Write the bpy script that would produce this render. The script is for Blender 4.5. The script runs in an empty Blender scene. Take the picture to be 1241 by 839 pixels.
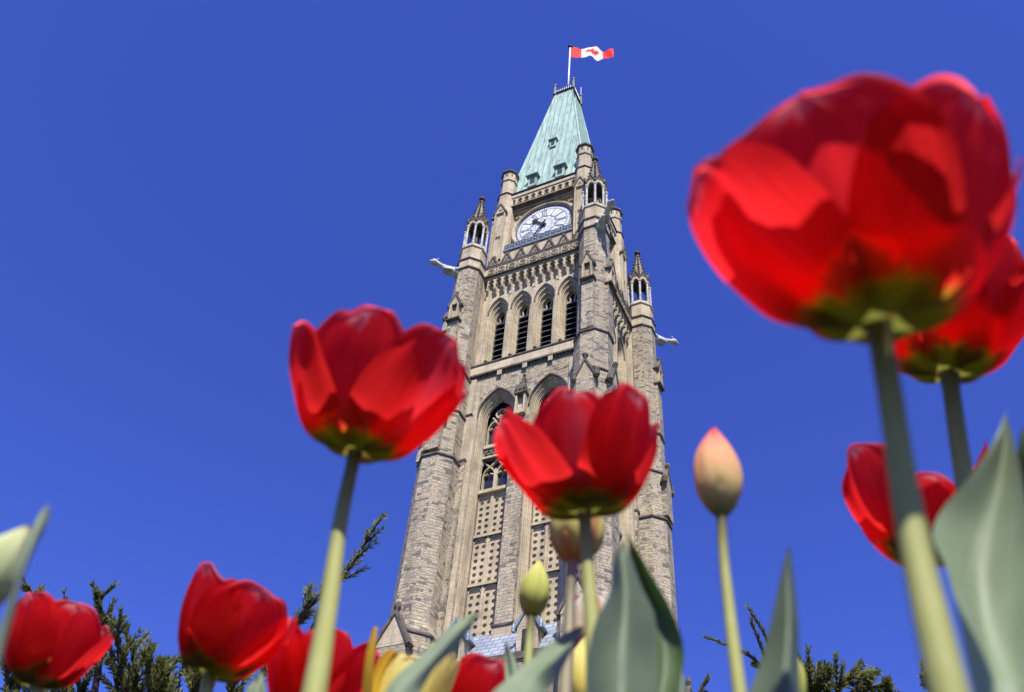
import bpy, math, random
from mathutils import Vector, Matrix, noise
random.seed(7)
SC = bpy.context.scene
COL = SC.collection
R = math.radians
PI = math.pi

# ------------------------------------------------------------------ camera
F_PX = 1150.0                                  # focal length in pixels of a 1241 wide frame
YAW, PITCH, ROLL = -0.0116557829, 0.822793352, 0.0998141901
GROUND = -0.30                                 # the lens is 30 cm above the flower bed
cyw, syw, cp, sp = math.cos(YAW), math.sin(YAW), math.cos(PITCH), math.sin(PITCH)
FWD = Vector((syw*cp, cyw*cp, sp))
_r = Vector((cyw, -syw, 0)); _u = _r.cross(FWD)
RGT = math.cos(ROLL)*_r + math.sin(ROLL)*_u
UPV = -math.sin(ROLL)*_r + math.cos(ROLL)*_u
cam_d = bpy.data.cameras.new('camera')
cam = bpy.data.objects.new('camera', cam_d); COL.objects.link(cam)
cam.matrix_world = Matrix((RGT, UPV, -FWD)).transposed().to_4x4()
cam_d.sensor_width = 36.0
cam_d.lens = 36.0*F_PX/1241.0
cam_d.clip_start = 0.01; cam_d.clip_end = 6000
cam_d.dof.use_dof = True
cam_d.dof.focus_distance = 6.0
cam_d.dof.aperture_fstop = 10.0
SC.camera = cam

# ------------------------------------------------------------------ sky, sun, exposure
SUN_EL = R(54); SUN_AZ = Vector((0.10, -0.995, 0)).normalized()
W = bpy.data.worlds.new('World'); SC.world = W; W.use_nodes = True
nt = W.node_tree; nt.nodes.clear()
wo = nt.nodes.new('ShaderNodeOutputWorld'); bg = nt.nodes.new('ShaderNodeBackground')
sky = nt.nodes.new('ShaderNodeTexSky'); sky.sky_type = 'NISHITA'; sky.sun_disc = False
sky.sun_elevation = SUN_EL; sky.sun_rotation = math.atan2(SUN_AZ.x, SUN_AZ.y)
sky.air_density = 1.0; sky.dust_density = 0.3; sky.ozone_density = 4.0; sky.altitude = 100
hs = nt.nodes.new('ShaderNodeHueSaturation'); hs.inputs['Hue'].default_value = 0.515
hs.inputs['Saturation'].default_value = 1.12; hs.inputs['Value'].default_value = 1.0
tint = nt.nodes.new('ShaderNodeMix'); tint.data_type = 'RGBA'; tint.blend_type = 'MULTIPLY'; tint.inputs[0].default_value = 1.0
tint.inputs[7].default_value = (0.79, 0.87, 1.64, 1)      # polarised, deep blue air
nt.links.new(sky.outputs[0], hs.inputs['Color']); nt.links.new(hs.outputs[0], tint.inputs[6]); nt.links.new(tint.outputs[2], bg.inputs['Color'])
bg.inputs['Strength'].default_value = 0.085
nt.links.new(bg.outputs[0], wo.inputs['Surface'])
sl = bpy.data.lights.new('sun', 'SUN'); sl.energy = 5.0; sl.angle = R(0.53); sl.color = (1.0, 0.94, 0.82)
so = bpy.data.objects.new('sun', sl); COL.objects.link(so)
sun_dir = Vector((SUN_AZ.x*math.cos(SUN_EL), SUN_AZ.y*math.cos(SUN_EL), math.sin(SUN_EL)))
so.rotation_euler = sun_dir.to_track_quat('Z', 'Y').to_euler(); so.location = sun_dir*50
SC.view_settings.view_transform = 'Standard'; SC.view_settings.look = 'None'
SC.view_settings.gamma = 1.0; SC.view_settings.exposure = 0.6
SC.view_settings.use_curve_mapping = False
SC.cycles.max_bounces = 8; SC.cycles.transmission_bounces = 6; SC.cycles.diffuse_bounces = 4

def at(px, py, d):
    """point at slant distance d along the sight line of photo pixel (px, py)"""
    v = FWD + RGT*((px-620.5)/F_PX) - UPV*((py-419.5)/F_PX)
    return v.normalized()*d

# ------------------------------------------------------------------ materials
MATS = {}
class NT:
    def __init__(s, name):
        s.m = bpy.data.materials.new(name); s.m.use_nodes = True
        s.t = s.m.node_tree; s.t.nodes.clear()
        s.out = s.n('ShaderNodeOutputMaterial'); MATS[name] = s.m
    def n(s, kind, **kw):
        x = s.t.nodes.new(kind)
        for k, v in kw.items():
            if k.startswith('i_'):
                x.inputs[k[2:].replace('_', ' ')].default_value = v
            else: setattr(x, k, v)
        return x
    def l(s, a, b): s.t.links.new(a, b)
    def ramp(s, fac, stops, interp='LINEAR'):
        r = s.n('ShaderNodeValToRGB'); e = r.color_ramp.elements
        r.color_ramp.interpolation = interp
        while len(e) < len(stops): e.new(0.5)
        for q, (p, c) in zip(e, stops):
            q.position = p; q.color = (*c, 1) if len(c) == 3 else c
        s.l(fac, r.inputs[0]); return r.outputs[0]
    def mix(s, fac, a, b, mode='MIX'):
        x = s.n('ShaderNodeMix', data_type='RGBA', blend_type=mode)
        for sock, v in ((x.inputs[0], fac), (x.inputs[6], a), (x.inputs[7], b)):
            if hasattr(v, 'is_linked'): s.l(v, sock)
            elif isinstance(v, (int, float)): sock.default_value = v
            else: sock.default_value = (*v, 1) if len(v) == 3 else v
        return x.outputs[2]
    def math(s, op, a, b=0.0, c=0.0):
        x = s.n('ShaderNodeMath', operation=op)
        for sock, v in zip(x.inputs, (a, b, c)):
            if hasattr(v, 'is_linked'): s.l(v, sock)
            else: sock.default_value = v
        return x.outputs[0]
    def noise(s, vec, scale, detail=3, rough=0.55):
        x = s.n('ShaderNodeTexNoise'); x.inputs['Scale'].default_value = scale
        x.inputs['Detail'].default_value = detail; x.inputs['Roughness'].default_value = rough
        if vec is not None: s.l(vec, x.inputs['Vector'])
        return x
    def obj(s): return s.n('ShaderNodeTexCoord').outputs['Object']
    def scale(s, vec, sc):
        m = s.n('ShaderNodeMapping'); m.inputs['Scale'].default_value = sc; s.l(vec, m.inputs[0]); return m.outputs[0]
    def wallvec(s):
        """(distance along the wall, height) for a flat wall that faces any way"""
        tc = s.n('ShaderNodeTexCoord')
        cr = s.n('ShaderNodeVectorMath', operation='CROSS_PRODUCT'); cr.inputs[0].default_value = (0, 0, 1)
        s.l(tc.outputs['Normal'], cr.inputs[1])
        nm = s.n('ShaderNodeVectorMath', operation='NORMALIZE'); s.l(cr.outputs[0], nm.inputs[0])
        dt = s.n('ShaderNodeVectorMath', operation='DOT_PRODUCT')
        s.l(nm.outputs[0], dt.inputs[0]); s.l(tc.outputs['Object'], dt.inputs[1])
        sep = s.n('ShaderNodeSeparateXYZ'); s.l(tc.outputs['Object'], sep.inputs[0])
        cb = s.n('ShaderNodeCombineXYZ'); s.l(dt.outputs['Value'], cb.inputs[0]); s.l(sep.outputs[2], cb.inputs[1])
        return cb.outputs[0], tc.outputs['Object']
    def principled(s, color, rough=0.8, spec=0.3, bump=None, bstr=0.3, bdist=0.02, metal=0.0):
        p = s.n('ShaderNodeBsdfPrincipled')
        for k, v in (('Base Color', color), ('Roughness', rough)):
            if hasattr(v, 'is_linked'): s.l(v, p.inputs[k])
            elif isinstance(v, (int, float)): p.inputs[k].default_value = v
            else: p.inputs[k].default_value = (*v, 1)
        p.inputs['Specular IOR Level'].default_value = spec; p.inputs['Metallic'].default_value = metal
        if bump is not None:
            b = s.n('ShaderNodeBump'); b.inputs['Strength'].default_value = bstr; b.inputs['Distance'].default_value = bdist
            s.l(bump, b.inputs['Height']); s.l(b.outputs[0], p.inputs['Normal'])
        s.l(p.outputs[0], s.out.inputs[0]); return p

def brick(n, vec, w, h, mortar, sm=0.1, off=0.5, sq=1.0):
    b = n.n('ShaderNodeTexBrick'); b.offset = off; b.squash = sq; b.squash_frequency = 3
    b.inputs['Color1'].default_value = (0, 0, 0, 1); b.inputs['Color2'].default_value = (1, 1, 1, 1)
    b.inputs['Mortar'].default_value = (0.5, 0.5, 0.5, 1)
    b.inputs['Scale'].default_value = 1.0; b.inputs['Mortar Size'].default_value = mortar
    b.inputs['Mortar Smooth'].default_value = sm; b.inputs['Brick Width'].default_value = w
    b.inputs['Row Height'].default_value = h; n.l(vec, b.inputs['Vector']); return b

def m_rubble(name='rubble_stone'):
    n = NT(name); v, o = n.wallvec()
    nz = n.noise(o, 1.7, 3)
    add = n.n('ShaderNodeVectorMath', operation='MULTIPLY_ADD'); n.l(nz.outputs['Color'], add.inputs[0])
    add.inputs[1].default_value = (0.25, 0.10, 0); n.l(v, add.inputs[2])
    a = brick(n, add.outputs[0], 0.62, 0.21, 0.012, 0.3, 0.43, 0.7)
    b = brick(n, add.outputs[0], 0.40, 0.145, 0.010, 0.3, 0.37, 1.4)
    msk = n.ramp(n.noise(o, 0.8, 2).outputs['Fac'], [(0.47, (0, 0, 0)), (0.53, (1, 1, 1))])
    tone = n.mix(msk, a.outputs['Color'], b.outputs['Color']); mort = n.mix(msk, a.outputs['Fac'], b.outputs['Fac'])
    tone2 = n.mix(0.28, tone, n.noise(n.scale(o, (1, 1, 3.0)), 3.0, 4).outputs['Fac'])
    col = n.ramp(tone2, [(0.16, (0.20, 0.19, 0.18)), (0.28, (0.36, 0.33, 0.295)), (0.37, (0.62, 0.54, 0.42)),
                         (0.46, (0.45, 0.415, 0.375)), (0.55, (0.66, 0.58, 0.45)), (0.65, (0.54, 0.445, 0.33)), (0.74, (0.62, 0.56, 0.47)), (0.9, (0.38, 0.355, 0.335))])
    grain = n.noise(n.scale(o, (1, 1, 4.0)), 9.0, 4, 0.7).outputs['Fac']
    col = n.mix(0.6, col, n.ramp(grain, [(0.34, (0.22, 0.215, 0.22)), (0.55, (1.0, 1.0, 1.0))]), 'MULTIPLY')
    stain = n.ramp(n.noise(n.scale(o, (1.6, 1.6, 0.16)), 0.8, 5, 0.6).outputs['Fac'], [(0.32, (0.58, 0.57, 0.57)), (0.55, (1, 1, 1))])
    col = n.mix(0.8, col, stain, 'MULTIPLY')
    col = n.mix(mort, col, (0.16, 0.145, 0.125))
    h = n.math('SUBTRACT', n.math('MULTIPLY', grain, 0.8), n.math('MULTIPLY', mort, 1.0))
    h = n.math('ADD', h, n.math('MULTIPLY', tone, 0.5))
    col = n.mix(1.0, col, (1.0, 0.965, 0.87), 'MULTIPLY')
    n.principled(col, 0.9, 0.15, h, 0.9, 0.06)
m_rubble()

def m_ashlar(name, c1, c2, dark=0.5):
    n = NT(name); v, o = n.wallvec()
    a = brick(n, v, 0.95, 0.42, 0.008, 0.2)
    col = n.mix(a.outputs['Color'], c1, c2)
    st = n.ramp(n.noise(n.scale(o, (1.2, 1.2, 0.3)), 1.3, 5, 0.6).outputs['Fac'], [(0.28, (dark, dark*0.98, dark*0.97)), (0.58, (1, 1, 1))])
    col = n.mix(0.85, col, st, 'MULTIPLY')
    g = n.noise(o, 14, 3).outputs['Fac']
    col = n.mix(0.35, col, n.ramp(g, [(0.3, (0.6, 0.6, 0.6)), (0.7, (1, 1, 1))]), 'MULTIPLY')
    col = n.mix(a.outputs['Fac'], col, (0.20, 0.17, 0.13))
    h = n.math('SUBTRACT', n.math('MULTIPLY', g, 0.5), a.outputs['Fac'])
    n.principled(col, 0.85, 0.2, h, 0.5, 0.03)
m_ashlar('dressed_stone', (0.50, 0.42, 0.295), (0.59, 0.50, 0.355))
m_ashlar('cap_stone', (0.33, 0.29, 0.225), (0.40, 0.35, 0.27), 0.4)

def m_simple(name, c, rough=0.7, spec=0.3, var=0.25, sc=6.0, metal=0.0, bump=0.2, stretch=(1, 1, 1)):
    n = NT(name); o = n.obj(); f = n.noise(n.scale(o, stretch), sc, 4).outputs['Fac']
    lo = tuple(x*(1-var) for x in c); hi = tuple(min(1, x*(1+var)) for x in c)
    n.principled(n.ramp(f, [(0.3, lo), (0.7, hi)]), rough, spec, f, bump, 0.01, metal)
m_simple('weathered_shaded_stone', (0.115, 0.10, 0.085), 0.9, 0.15, 0.5, 2.5)  # dark weathering; shade under the mouldings is painted in with it
m_simple('carved_stone', (0.21, 0.185, 0.15), 0.9, 0.15, 0.55, 3.0)
m_simple('marble', (0.44, 0.43, 0.41), 0.6, 0.3, 0.4, 4.0)
m_simple('louver_slate', (0.030, 0.029, 0.030), 0.6, 0.3, 0.4, 3)
m_simple('dark_glass', (0.022, 0.025, 0.03), 0.15, 0.5, 0.4, 2)
m_simple('iron', (0.02, 0.02, 0.022), 0.45, 0.4, 0.3, 5)
m_simple('lead', (0.19, 0.23, 0.31), 0.5, 0.4, 0.25, 2.0, 0.0, 0.2, (3, 3, 0.5))
m_simple('white_paint', (0.78, 0.78, 0.76), 0.4, 0.4, 0.08)
m_simple('grey_metal', (0.13, 0.14, 0.16), 0.45, 0.4, 0.3)
m_simple('opal_glass', (0.80, 0.83, 0.86), 0.22, 0.5, 0.06, 1.2)
m_simple('soil', (0.06, 0.042, 0.03), 0.95, 0.1, 0.5, 12)
m_simple('paving', (0.20, 0.185, 0.165), 0.9, 0.15, 0.2, 2)
m_simple('lawn', (0.035, 0.055, 0.018), 0.95, 0.1, 0.4, 3)
m_simple('juniper_bark', (0.10, 0.065, 0.042), 0.9, 0.1, 0.4, 25)

n = NT('slate'); v, o = n.wallvec(); a = brick(n, v, 0.5, 0.30, 0.02, 0.1)
n.principled(n.mix(a.outputs['Fac'], n.mix(a.outputs['Color'], (0.20, 0.235, 0.30), (0.32, 0.355, 0.42)), (0.07, 0.08, 0.10)), 0.5, 0.4, a.outputs['Fac'], -0.4, 0.02)

n = NT('copper_patina'); o = n.obj()
f1 = n.noise(n.scale(o, (3.2, 3.2, 0.05)), 1.6, 5, 0.6).outputs['Fac']; f2 = n.noise(n.scale(o, (1, 1, 0.3)), 0.9, 5, 0.65).outputs['Fac']
c = n.ramp(f1, [(0.30, (0.13, 0.20, 0.18)), (0.42, (0.31, 0.43, 0.38)), (0.56, (0.40, 0.535, 0.475)), (0.75, (0.53, 0.64, 0.57))])
c = n.mix(0.5, c, n.ramp(f2, [(0.35, (0.55, 0.60, 0.62)), (0.6, (1, 1, 1))]), 'MULTIPLY')
n.principled(c, 0.65, 0.3, f1, 0.2, 0.03)
m_simple('copper_dark', (0.16, 0.29, 0.25), 0.65, 0.3, 0.35, 2.0)

def m_juniper(name, lo, mid, hi):
    n = NT(name); o = n.obj(); f = n.noise(o, 16, 3).outputs['Fac']
    c = n.ramp(f, [(0.3, lo), (0.5, mid), (0.72, hi)])
    p = n.principled(c, 0.6, 0.25)
    t = n.n('ShaderNodeBsdfTranslucent'); n.l(c, t.inputs[0]); mx = n.n('ShaderNodeMixShader'); mx.inputs[0].default_value = 0.4
    n.l(p.outputs[0], mx.inputs[1]); n.l(t.outputs[0], mx.inputs[2]); n.l(mx.outputs[0], n.out.inputs[0])
m_juniper('juniper_leaf', (0.10, 0.13, 0.04), (0.20, 0.235, 0.07), (0.34, 0.34, 0.12))
m_juniper('juniper_leaf_grey', (0.16, 0.20, 0.10), (0.29, 0.34, 0.18), (0.42, 0.45, 0.26))

def m_petal(name, stops, base_end=0.2, transl=0.5, tcol=None, streak=0.25, bloom=None, flame=None, rough=0.42):
    """petal tissue; the colours follow the petal's own length (uv.y) and width (uv.x)"""
    n = NT(name); uv = n.n('ShaderNodeUVMap').outputs[0]
    sep = n.n('ShaderNodeSeparateXYZ'); n.l(uv, sep.inputs[0])
    wob = n.noise(n.scale(uv, (26, 1.6, 1)), 1.0, 4).outputs['Fac']
    vv = n.math('ADD', sep.outputs[1], n.math('MULTIPLY', n.math('SUBTRACT', wob, 0.5), 0.22))
    c = n.ramp(vv, stops)
    vein = n.noise(n.scale(uv, (52, 2.2, 1)), 1.0, 4).outputs['Fac']
    c = n.mix(streak, c, n.ramp(vein, [(0.3, (0.55, 0.5, 0.5)), (0.6, (1, 1, 1))]), 'MULTIPLY')
    if bloom:
        uu = n.math('ABSOLUTE', n.math('SUBTRACT', sep.outputs[0], 0.5))
        k = n.math('MULTIPLY', n.ramp(uu, [(0.02, (1, 1, 1)), (0.16, (0, 0, 0))]), n.ramp(vv, [(0.25, (0, 0, 0)), (0.45, (1, 1, 1)), (0.75, (1, 1, 1)), (0.95, (0.2, 0.2, 0.2))]))
        c = n.mix(n.math('MULTIPLY', k, bloom[1]), c, bloom[0])
    if flame:
        uu = n.math('ABSOLUTE', n.math('SUBTRACT', sep.outputs[0], 0.5))
        k = n.ramp(n.math('ADD', uu, n.math('MULTIPLY', n.math('SUBTRACT', vein, 0.5), 0.25)), [(0.06, (1, 1, 1)), (0.2, (0, 0, 0))])
        c = n.mix(n.math('MULTIPLY', k, flame[1]), c, flame[0])
    p = n.principled(c, 0.6, 0.06, vein, 0.35, 0.002)
    t = n.n('ShaderNodeBsdfTranslucent')
    if tcol: n.l(n.mix(n.math('MULTIPLY', n.ramp(vv, [(0.2, (0, 0, 0)), (0.32, (1, 1, 1))]), 0.75), c, n.mix(streak, tcol, n.ramp(vein, [(0.3, (0.5, 0.45, 0.45)), (0.6, (1, 1, 1))]), 'MULTIPLY')), t.inputs[0])
    else: n.l(c, t.inputs[0])
    mx = n.n('ShaderNodeMixShader'); mx.inputs[0].default_value = transl
    n.l(p.outputs[0], mx.inputs[1]); n.l(t.outputs[0], mx.inputs[2]); n.l(mx.outputs[0], n.out.inputs[0])
RED = (0.82, 0.013, 0.022); YG = (0.20, 0.20, 0.02); YEL = (0.62, 0.40, 0.03)
RED_STOPS = [(0.0, (0.13, 0.15, 0.03)), (0.17, (0.19, 0.19, 0.03)), (0.21, (0.42, 0.22, 0.02)), (0.25, (0.72, 0.03, 0.014)), (0.9, RED), (0.92, (0.80, 0.05, 0.07)), (1.0, (0.88, 0.36, 0.38))]  # pale last stops paint the sun's sheen on the rim into the petal
m_petal('red_petal', RED_STOPS, transl=0.72, tcol=(1.0, 0.03, 0.04), streak=0.5)
m_petal('red_petal_streaked', RED_STOPS, transl=0.64, tcol=(1.0, 0.03, 0.04), streak=0.5, bloom=((0.80, 0.10, 0.15), 0.6))
m_petal('pale_yellow_petal', [(0.0, (0.45, 0.50, 0.12)), (0.3, (0.84, 0.74, 0.17)), (1.0, (0.90, 0.82, 0.30))], transl=0.35, streak=0.1)
m_petal('gold_petal', [(0.0, (0.6, 0.5, 0.08)), (0.4, (0.80, 0.55, 0.05)), (1.0, (0.75, 0.45, 0.04))], transl=0.35, streak=0.3)
m_petal('pink_bud_petal', [(0.0, (0.16, 0.18, 0.05)), (0.12, (0.40, 0.37, 0.14)), (0.32, (0.84, 0.60, 0.25)), (0.6, (0.88, 0.46, 0.24)), (0.85, (0.88, 0.27, 0.19)), (1.0, (0.74, 0.10, 0.11))], transl=0.25, streak=0.3)
m_petal('green_bud_petal', [(0.0, (0.22, 0.30, 0.05)), (0.35, (0.46, 0.50, 0.11)), (1.0, (0.62, 0.58, 0.17))], transl=0.2, streak=0.1)
m_petal('flushed_bud_petal', [(0.0, (0.26, 0.30, 0.06)), (0.4, (0.62, 0.57, 0.16)), (1.0, (0.7, 0.60, 0.22))], transl=0.2, streak=0.25, flame=((0.50, 0.10, 0.06), 0.55))
m_petal('flamed_petal', [(0.0, (0.62, 0.55, 0.15)), (0.12, (0.6, 0.06, 0.03)), (0.35, (0.75, 0.62, 0.35)), (1.0, (0.82, 0.78, 0.60))], transl=0.3, streak=0.15, flame=((0.60, 0.03, 0.02), 0.9))
m_petal('white_bud_petal', [(0.0, (0.26, 0.34, 0.11)), (0.4, (0.46, 0.53, 0.24)), (0.95, (0.60, 0.63, 0.34)), (1.0, (0.6, 0.42, 0.16))], transl=0.25, streak=0.12)

def m_green(name, c_lo, c_hi, bloom=0.3, transl=0.2, rough=0.5):
    n = NT(name); uv = n.n('ShaderNodeUVMap').outputs[0]; o = n.obj()
    st = n.ramp(n.noise(n.scale(uv, (48, 0.8, 1)), 1.0, 4, 0.65).outputs['Fac'], [(0.3, (0, 0, 0)), (0.7, (1, 1, 1))]); f = n.noise(o, 22, 3).outputs['Fac']
    c = n.mix(st, c_lo, c_hi)
    c = n.mix(n.math('MULTIPLY', f, bloom), c, (0.33, 0.40, 0.29))
    p = n.principled(c, rough, 0.35, st, 0.15, 0.002)
    t = n.n('ShaderNodeBsdfTranslucent'); n.l(n.mix(1.0, c, (0.8, 1.0, 0.35), 'MULTIPLY'), t.inputs[0])
    mx = n.n('ShaderNodeMixShader'); mx.inputs[0].default_value = transl
    n.l(p.outputs[0], mx.inputs[1]); n.l(t.outputs[0], mx.inputs[2]); n.l(mx.outputs[0], n.out.inputs[0])
m_green('tulip_leaf', (0.075, 0.125, 0.05), (0.175, 0.235, 0.115), 0.7)
m_green('tulip_leaf_half_shaded', (0.035, 0.07, 0.028), (0.085, 0.125, 0.06), 0.3)  # darker leaf copy: turning away from the sun is painted into the green
m_green('tulip_leaf_shaded', (0.045, 0.095, 0.03), (0.07, 0.13, 0.04), 0.15)  # dark leaf copy: shade on the rear blade is painted into the green
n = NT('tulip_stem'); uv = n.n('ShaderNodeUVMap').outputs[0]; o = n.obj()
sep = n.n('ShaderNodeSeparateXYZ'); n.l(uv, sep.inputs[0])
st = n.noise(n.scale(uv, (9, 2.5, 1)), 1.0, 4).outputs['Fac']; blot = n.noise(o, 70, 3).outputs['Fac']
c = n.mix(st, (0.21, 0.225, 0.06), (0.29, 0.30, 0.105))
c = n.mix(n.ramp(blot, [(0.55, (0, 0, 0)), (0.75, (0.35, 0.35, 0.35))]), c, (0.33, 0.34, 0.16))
c = n.mix(n.ramp(n.math('ADD', sep.outputs[1], n.math('MULTIPLY', st, 0.25)), [(0.3, (0.85, 0.85, 0.85)), (1.0, (0, 0, 0))]), c, (0.075, 0.062, 0.018))   # brown tissue, deepened to paint the flower's shadow on the stem
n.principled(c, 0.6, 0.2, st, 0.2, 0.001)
m_green('brown_stem', (0.15, 0.13, 0.07), (0.24, 0.21, 0.11), 0.1, 0.05)
m_simple('flag_red', (0.70, 0.035, 0.03), 0.75, 0.1, 0.06)
m_simple('flag_white', (0.80, 0.79, 0.78), 0.75, 0.1, 0.03)

# ------------------------------------------------------------------ mesh builder
class MB:
    def __init__(s): s.v = []; s.f = []; s.mi = []; s.uv = {}; s.cur = 0
    def add(s, pts):
        i = len(s.v); s.v.extend([tuple(p) for p in pts]); return i
    def face(s, *pts):
        i = s.add(pts); s.f.append(tuple(range(i, i+len(pts)))); s.mi.append(s.cur)
    def mat(s, k): s.cur = k; return s
    def box(s, x0, x1, y0, y1, z0, z1):
        s.hexa([(x0, y0, z0), (x1, y0, z0), (x1, y1, z0), (x0, y1, z0)], [(x0, y0, z1), (x1, y0, z1), (x1, y1, z1), (x0, y1, z1)])
    def hexa(s, a, b):
        n = len(a); i = s.add(list(a)+list(b))
        s.f.append(tuple(range(i+n-1, i-1, -1))); s.mi.append(s.cur)
        s.f.append(tuple(range(i+n, i+2*n))); s.mi.append(s.cur)
        for k in range(n):
            s.f.append((i+k, i+(k+1) % n, i+n+(k+1) % n, i+n+k)); s.mi.append(s.cur)
    def loft(s, rings, cap0=True, cap1=True, closed=True):
        n = len(rings[0]); i = s.add([p for r in rings for p in r])
        for j in range(len(rings)-1):
            for k in range(n if closed else n-1):
                a = i+j*n+k; b = i+j*n+(k+1) % n
                s.f.append((a, b, b+n, a+n)); s.mi.append(s.cur)
        if closed and cap0: s.f.append(tuple(range(i+n-1, i-1, -1))); s.mi.append(s.cur)
        if closed and cap1: s.f.append(tuple(range(i+(len(rings)-1)*n, i+len(rings)*n))); s.mi.append(s.cur)
        return i
    def poly_ring(s, cx, cy, z, r, n=8, ph=None, sx=1, sy=1):
        ph = PI/n if ph is None else ph
        return [(cx+r*sx*math.cos(ph+2*PI*k/n), cy+r*sy*math.sin(ph+2*PI*k/n), z) for k in range(n)]
    def lathe(s, cx, cy, prof, n=8, ph=None):
        s.loft([s.poly_ring(cx, cy, z, r, n, ph) for r, z in prof])
    def tube(s, pts, rad, n=8):
        pts = [Vector(p) for p in pts]; rings = []
        t = (pts[1]-pts[0]).normalized(); a = t.orthogonal().normalized()
        for i, p in enumerate(pts):
            t = (pts[min(i+1, len(pts)-1)]-pts[max(i-1, 0)]).normalized()
            a = (a-a.dot(t)*t).normalized(); b = t.cross(a)
            r = rad[i] if isinstance(rad, (list, tuple)) else rad
            rings.append([p+(a*math.cos(2*PI*k/n)+b*math.sin(2*PI*k/n))*r for k in range(n)])
        return s.loft(rings)
    def build(s, name, mats, parent=None, smooth=False, off=None, rot=None):
        me = bpy.data.meshes.new(name)
        me.from_pydata(s.v, [], s.f)
        for m in (mats if isinstance(mats, (list, tuple)) else [mats]): me.materials.append(MATS[m])
        me.polygons.foreach_set('material_index', s.mi)
        if smooth: me.polygons.foreach_set('use_smooth', [True]*len(s.f))
        if s.uv:
            ul = me.uv_layers.new(name='UVMap')
            for li, l in enumerate(me.loops): ul.data[li].uv = s.uv.get(l.vertex_index, (0.5, 0.5))
        me.update()
        return link(name, me, parent, off, rot)

def link(name, me, parent=None, off=None, rot=None):
    o = bpy.data.objects.new(name, me); COL.objects.link(o)
    if parent: o.parent = parent
    if off: o.location = off
    if rot: o.rotation_euler = (0, 0, rot)
    return o
def tag(o, label, cat, group=None, kind=None):
    if label: o['label'] = label
    if cat: o['category'] = cat
    if group: o['group'] = group
    if kind: o['kind'] = kind
    return o
def empty(name, loc, rz=0):
    o = bpy.data.objects.new(name, None); COL.objects.link(o); o.location = loc
    o.rotation_euler = (0, 0, rz); o.empty_display_size = 0.1; return o

# ------------------------------------------------------------------ ground
g = MB()
N = 48; ringr = [0.0, 6, 30, 120, 600, 3000]
for j in range(len(ringr)-1):
    for k in range(N):
        a0, a1 = 2*PI*k/N, 2*PI*(k+1)/N; r0, r1 = ringr[j], ringr[j+1]
        q = [(r0*math.cos(a0), r0*math.sin(a0), GROUND-0.06), (r1*math.cos(a0), r1*math.sin(a0), GROUND-0.06),
             (r1*math.cos(a1), r1*math.sin(a1), GROUND-0.06), (r0*math.cos(a1), r0*math.sin(a1), GROUND-0.06)]
        g.face(*(q[1:] if j == 0 and False else (q if r0 > 0 else [q[0], q[1], q[2]])))
tag(g.build('lawn', 'lawn'), None, None, kind='structure')
g = MB(); nx, ny = 60, 60
def bed_h(x, y):
    e = min(1.0, max(0.0, 2.9-abs(x))*2, max(0, y+1.2)*2, max(0, 3.4-y)*2)
    return GROUND-0.09+0.09*e+0.012*noise.noise(Vector((x*5, y*5, 0)))*e
P = [[(-3+6*i/nx, -1.3+4.9*j/ny) for i in range(nx+1)] for j in range(ny+1)]
i0 = g.add([(x, y, bed_h(x, y)) for row in P for x, y in row])
for j in range(ny):
    for i in range(nx):
        a = i0+j*(nx+1)+i; g.f.append((a, a+1, a+nx+2, a+nx+1)); g.mi.append(0)
tag(g.build('flower_bed_soil', 'soil', smooth=True), None, None, kind='structure')

g = MB(); g.face(*[(2.5+40*math.cos(2*PI*k/64), 56+40*math.sin(2*PI*k/64), GROUND-0.055) for k in range(64)])
tag(g.build('plaza_paving', 'paving'), None, None, kind='structure')

# ================================================================== CLOCK TOWER
# tower frame: x along the front, d outward from the centre (front is -y), z above the lens
TX, TY, TROT = 2.54724245, 46.3906272, -0.490315894
tower = empty('clock_tower', (TX, TY, GROUND-0.06), TROT)
tag(tower, 'tall gothic stone clock tower with a green copper roof against the sky', 'tower')
LIFT = -(GROUND-0.06)
def face_obj(mb, name, mats, parent, k=0, smooth=False):
    return mb.build(name, mats, parent, smooth, None if parent is not tower else (0, 0, LIFT), k*PI/2 if k else None)
def faces4(make):
    """make(k) -> list of (object, children) built for the front; copies turn about the axis for the other sides"""
    first = make()
    for k in (1, 2, 3):
        for o, ch in first:
            c = o.copy(); COL.objects.link(c); c.rotation_euler = (0, 0, k*PI/2)
            for q in ch:
                d = q.copy(); COL.objects.link(d); d.parent = c
def put(mb, name, mats, smooth=False): return mb.build(name, mats, tower, smooth, (0, 0, LIFT))

def arch(cx, hw, z0, zs, za, n=7):
    h = za-zs; rad = (hw*hw+h*h)/(2*hw); pts = [(cx-hw, z0), (cx-hw, zs)]
    cxl = cx-hw+rad; a1 = math.atan2(h, cx-cxl)
    for i in range(1, n+1):
        a = PI+(a1-PI)*i/n; pts.append((cxl+rad*math.cos(a), zs+rad*math.sin(a)))
    right = [(2*cx-x, z) for x, z in reversed(pts[:-1])]
    return pts+right
def arch_wall(m, x0, x1, z0, z1, ops, d):
    """flat wall at depth d with arched openings; ops = list of (cx, hw, zb, zs, za)"""
    x = x0
    def rect(a, b, c, e):
        if b-a > 1e-5 and e-c > 1e-5: m.face((a, -d, c), (b, -d, c), (b, -d, e), (a, -d, e))
    for cx, hw, zb, zs, za in ops:
        rect(x, cx-hw, z0, z1); rect(cx-hw, cx+hw, z0, zb)
        p = arch(cx, hw, zb, zs, za)[1:-1]
        for (xa, za_), (xb, zb_) in zip(p, p[1:]):
            m.face((xa, -d, za_), (xb, -d, zb_), (xb, -d, z1), (xa, -d, z1))
        x = cx+hw
    rect(x, x1, z0, z1)
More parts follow.
